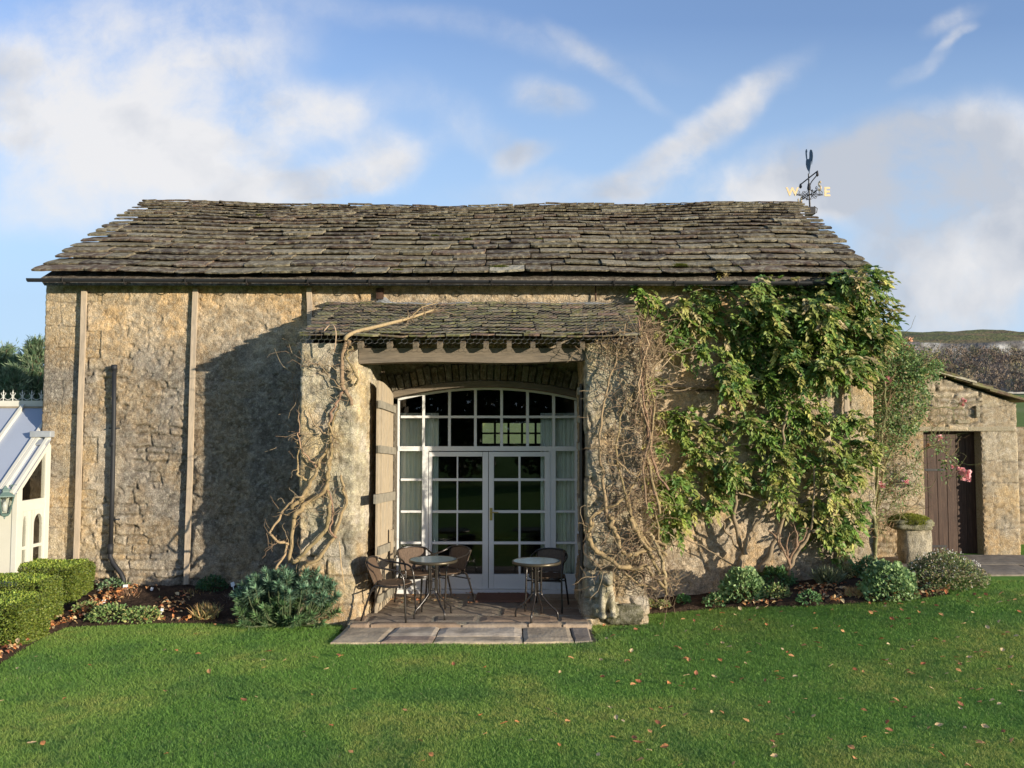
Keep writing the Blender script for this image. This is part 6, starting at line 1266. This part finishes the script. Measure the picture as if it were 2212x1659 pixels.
# ================================================================== CONIFERS BEHIND THE CONSERVATORY AND TREES OF THE GARDEN BEHIND THE VIEWER
def conifer(x, y, h, rad, lab, seed):
    rg = np.random.default_rng(seed); z0 = float(gz(x,y)); e = empty('conifer', lab, 'conifer', (x,y,z0), 'conifers behind the conservatory'); mb = MB(); mb.tube([(x,y,z0-.1),(x+.1,y,z0+h*.5),(x,y,z0+h)], [.16,.09,.015], 7, (.16,.11,.08)); P_ = []; A_ = []
    nbh = int(h*30)
    for k in range(nbh):
        f = .05+.94*(k/nbh); a = rg.uniform(0,6.28); L = rad*(1-f)**1.0*rg.uniform(.55,1.15)+.12; b = np.array([x,y,z0+h*f]); d = np.array([math.cos(a),math.sin(a),.35+.9*f]); tip = b+d*L; mb.tube([b,(b+tip)/2+np.array([0,0,-.04]),tip+np.array([0,0,.1])], [.02,.012,.005], 4, (.20,.14,.09))
        m = int(16+L*60); t = rg.uniform(.15,1,m); pos = b+(tip-b)*t[:,None]+rg.normal(0,.09,(m,3))*np.array([1,1,.8]); P_.append(pos); A_.append(d+rg.normal(0,.5,(m,3))+np.array([0,0,.5]))
    mb.build('trunk', BARK, e, True); P_ = np.concatenate(P_); A_ = norm(np.concatenate(A_)); nb = NB(); m = len(P_); c0 = 1.0*pick(m, [(.12,.19,.10),(.16,.23,.12),(.09,.14,.07),(.22,.27,.15)], var=.2)
    for _ in range(3): nb.add(*scatter(blade_template(.08), P_+rnd(m,3,.03), A_+rnd(m,3,.35), rnd(m), RNG.uniform(.10,.22,m), c0))
    nb.build('crown', LEAF, e)
for i, (u, vt, y, rad, lab) in enumerate(((78,742,26,1.5,'blue green conifer closest to the barn corner'),(52,775,27,1.3,'mid height conifer second from the barn corner'),(12,757,28,1.4,'conifer at the left edge of the view above the conservatory roof'),(-40,745,29,1.7,'conifer just beyond the left edge of the view'),(30,800,25,1.1,'lowest conifer showing between two taller ones above the cresting'))):
    p = at(u, vt, y); z0 = float(gz(p.x,y)); conifer(p.x, y, p.z-z0, rad, lab, i+3)
for i, (x, y, h) in enumerate(((-7,-13,7.5),(-2.5,-14,8.5),(2,-13,7.8),(6.5,-14.5,8.2))):
    z0 = float(gz(x,y)); e = empty('garden_tree', ('tall garden tree mirrored in the doors, leftmost of four','tall garden tree behind the viewer, mirrored in the doors, second of four','tall garden tree behind the viewer, mirrored in the doors, third of four','tall garden tree behind the viewer, mirrored in the doors, rightmost of four')[i], 'tree', (x,y,z0), 'garden trees behind the viewer'); mb = MB(); mb.tube([(x,y,z0-.1),(x+.1,y,z0+h*.4),(x,y,z0+h*.8)], [.25,.16,.05], 8, (.12,.10,.08))
    for k in range(14): a = random.uniform(0,6.28); b = Vector((x,y,z0+h*random.uniform(.2,.7))); mb.tube([b, b+Vector((math.cos(a)*1.2,math.sin(a)*1.2,.9)), b+Vector((math.cos(a)*2.2,math.sin(a)*2.2,1.4))], [.07,.04,.015], 5, (.12,.10,.08))
    mb.build('trunk', BARK, e, True); K = 5200; q = norm(rnd(K))*(RNG.random((K,1))**.4); P_ = np.array([x,y,z0+h*.5])+q*np.array([2.9,2.0,h*.5]); nb = NB(); nb.add(*scatter(leaf_template(.4), P_, rnd(K), rnd(K), .28, pick(K, [(.03,.05,.015),(.05,.06,.02)]))); nb.build('crown', LEAF, e)
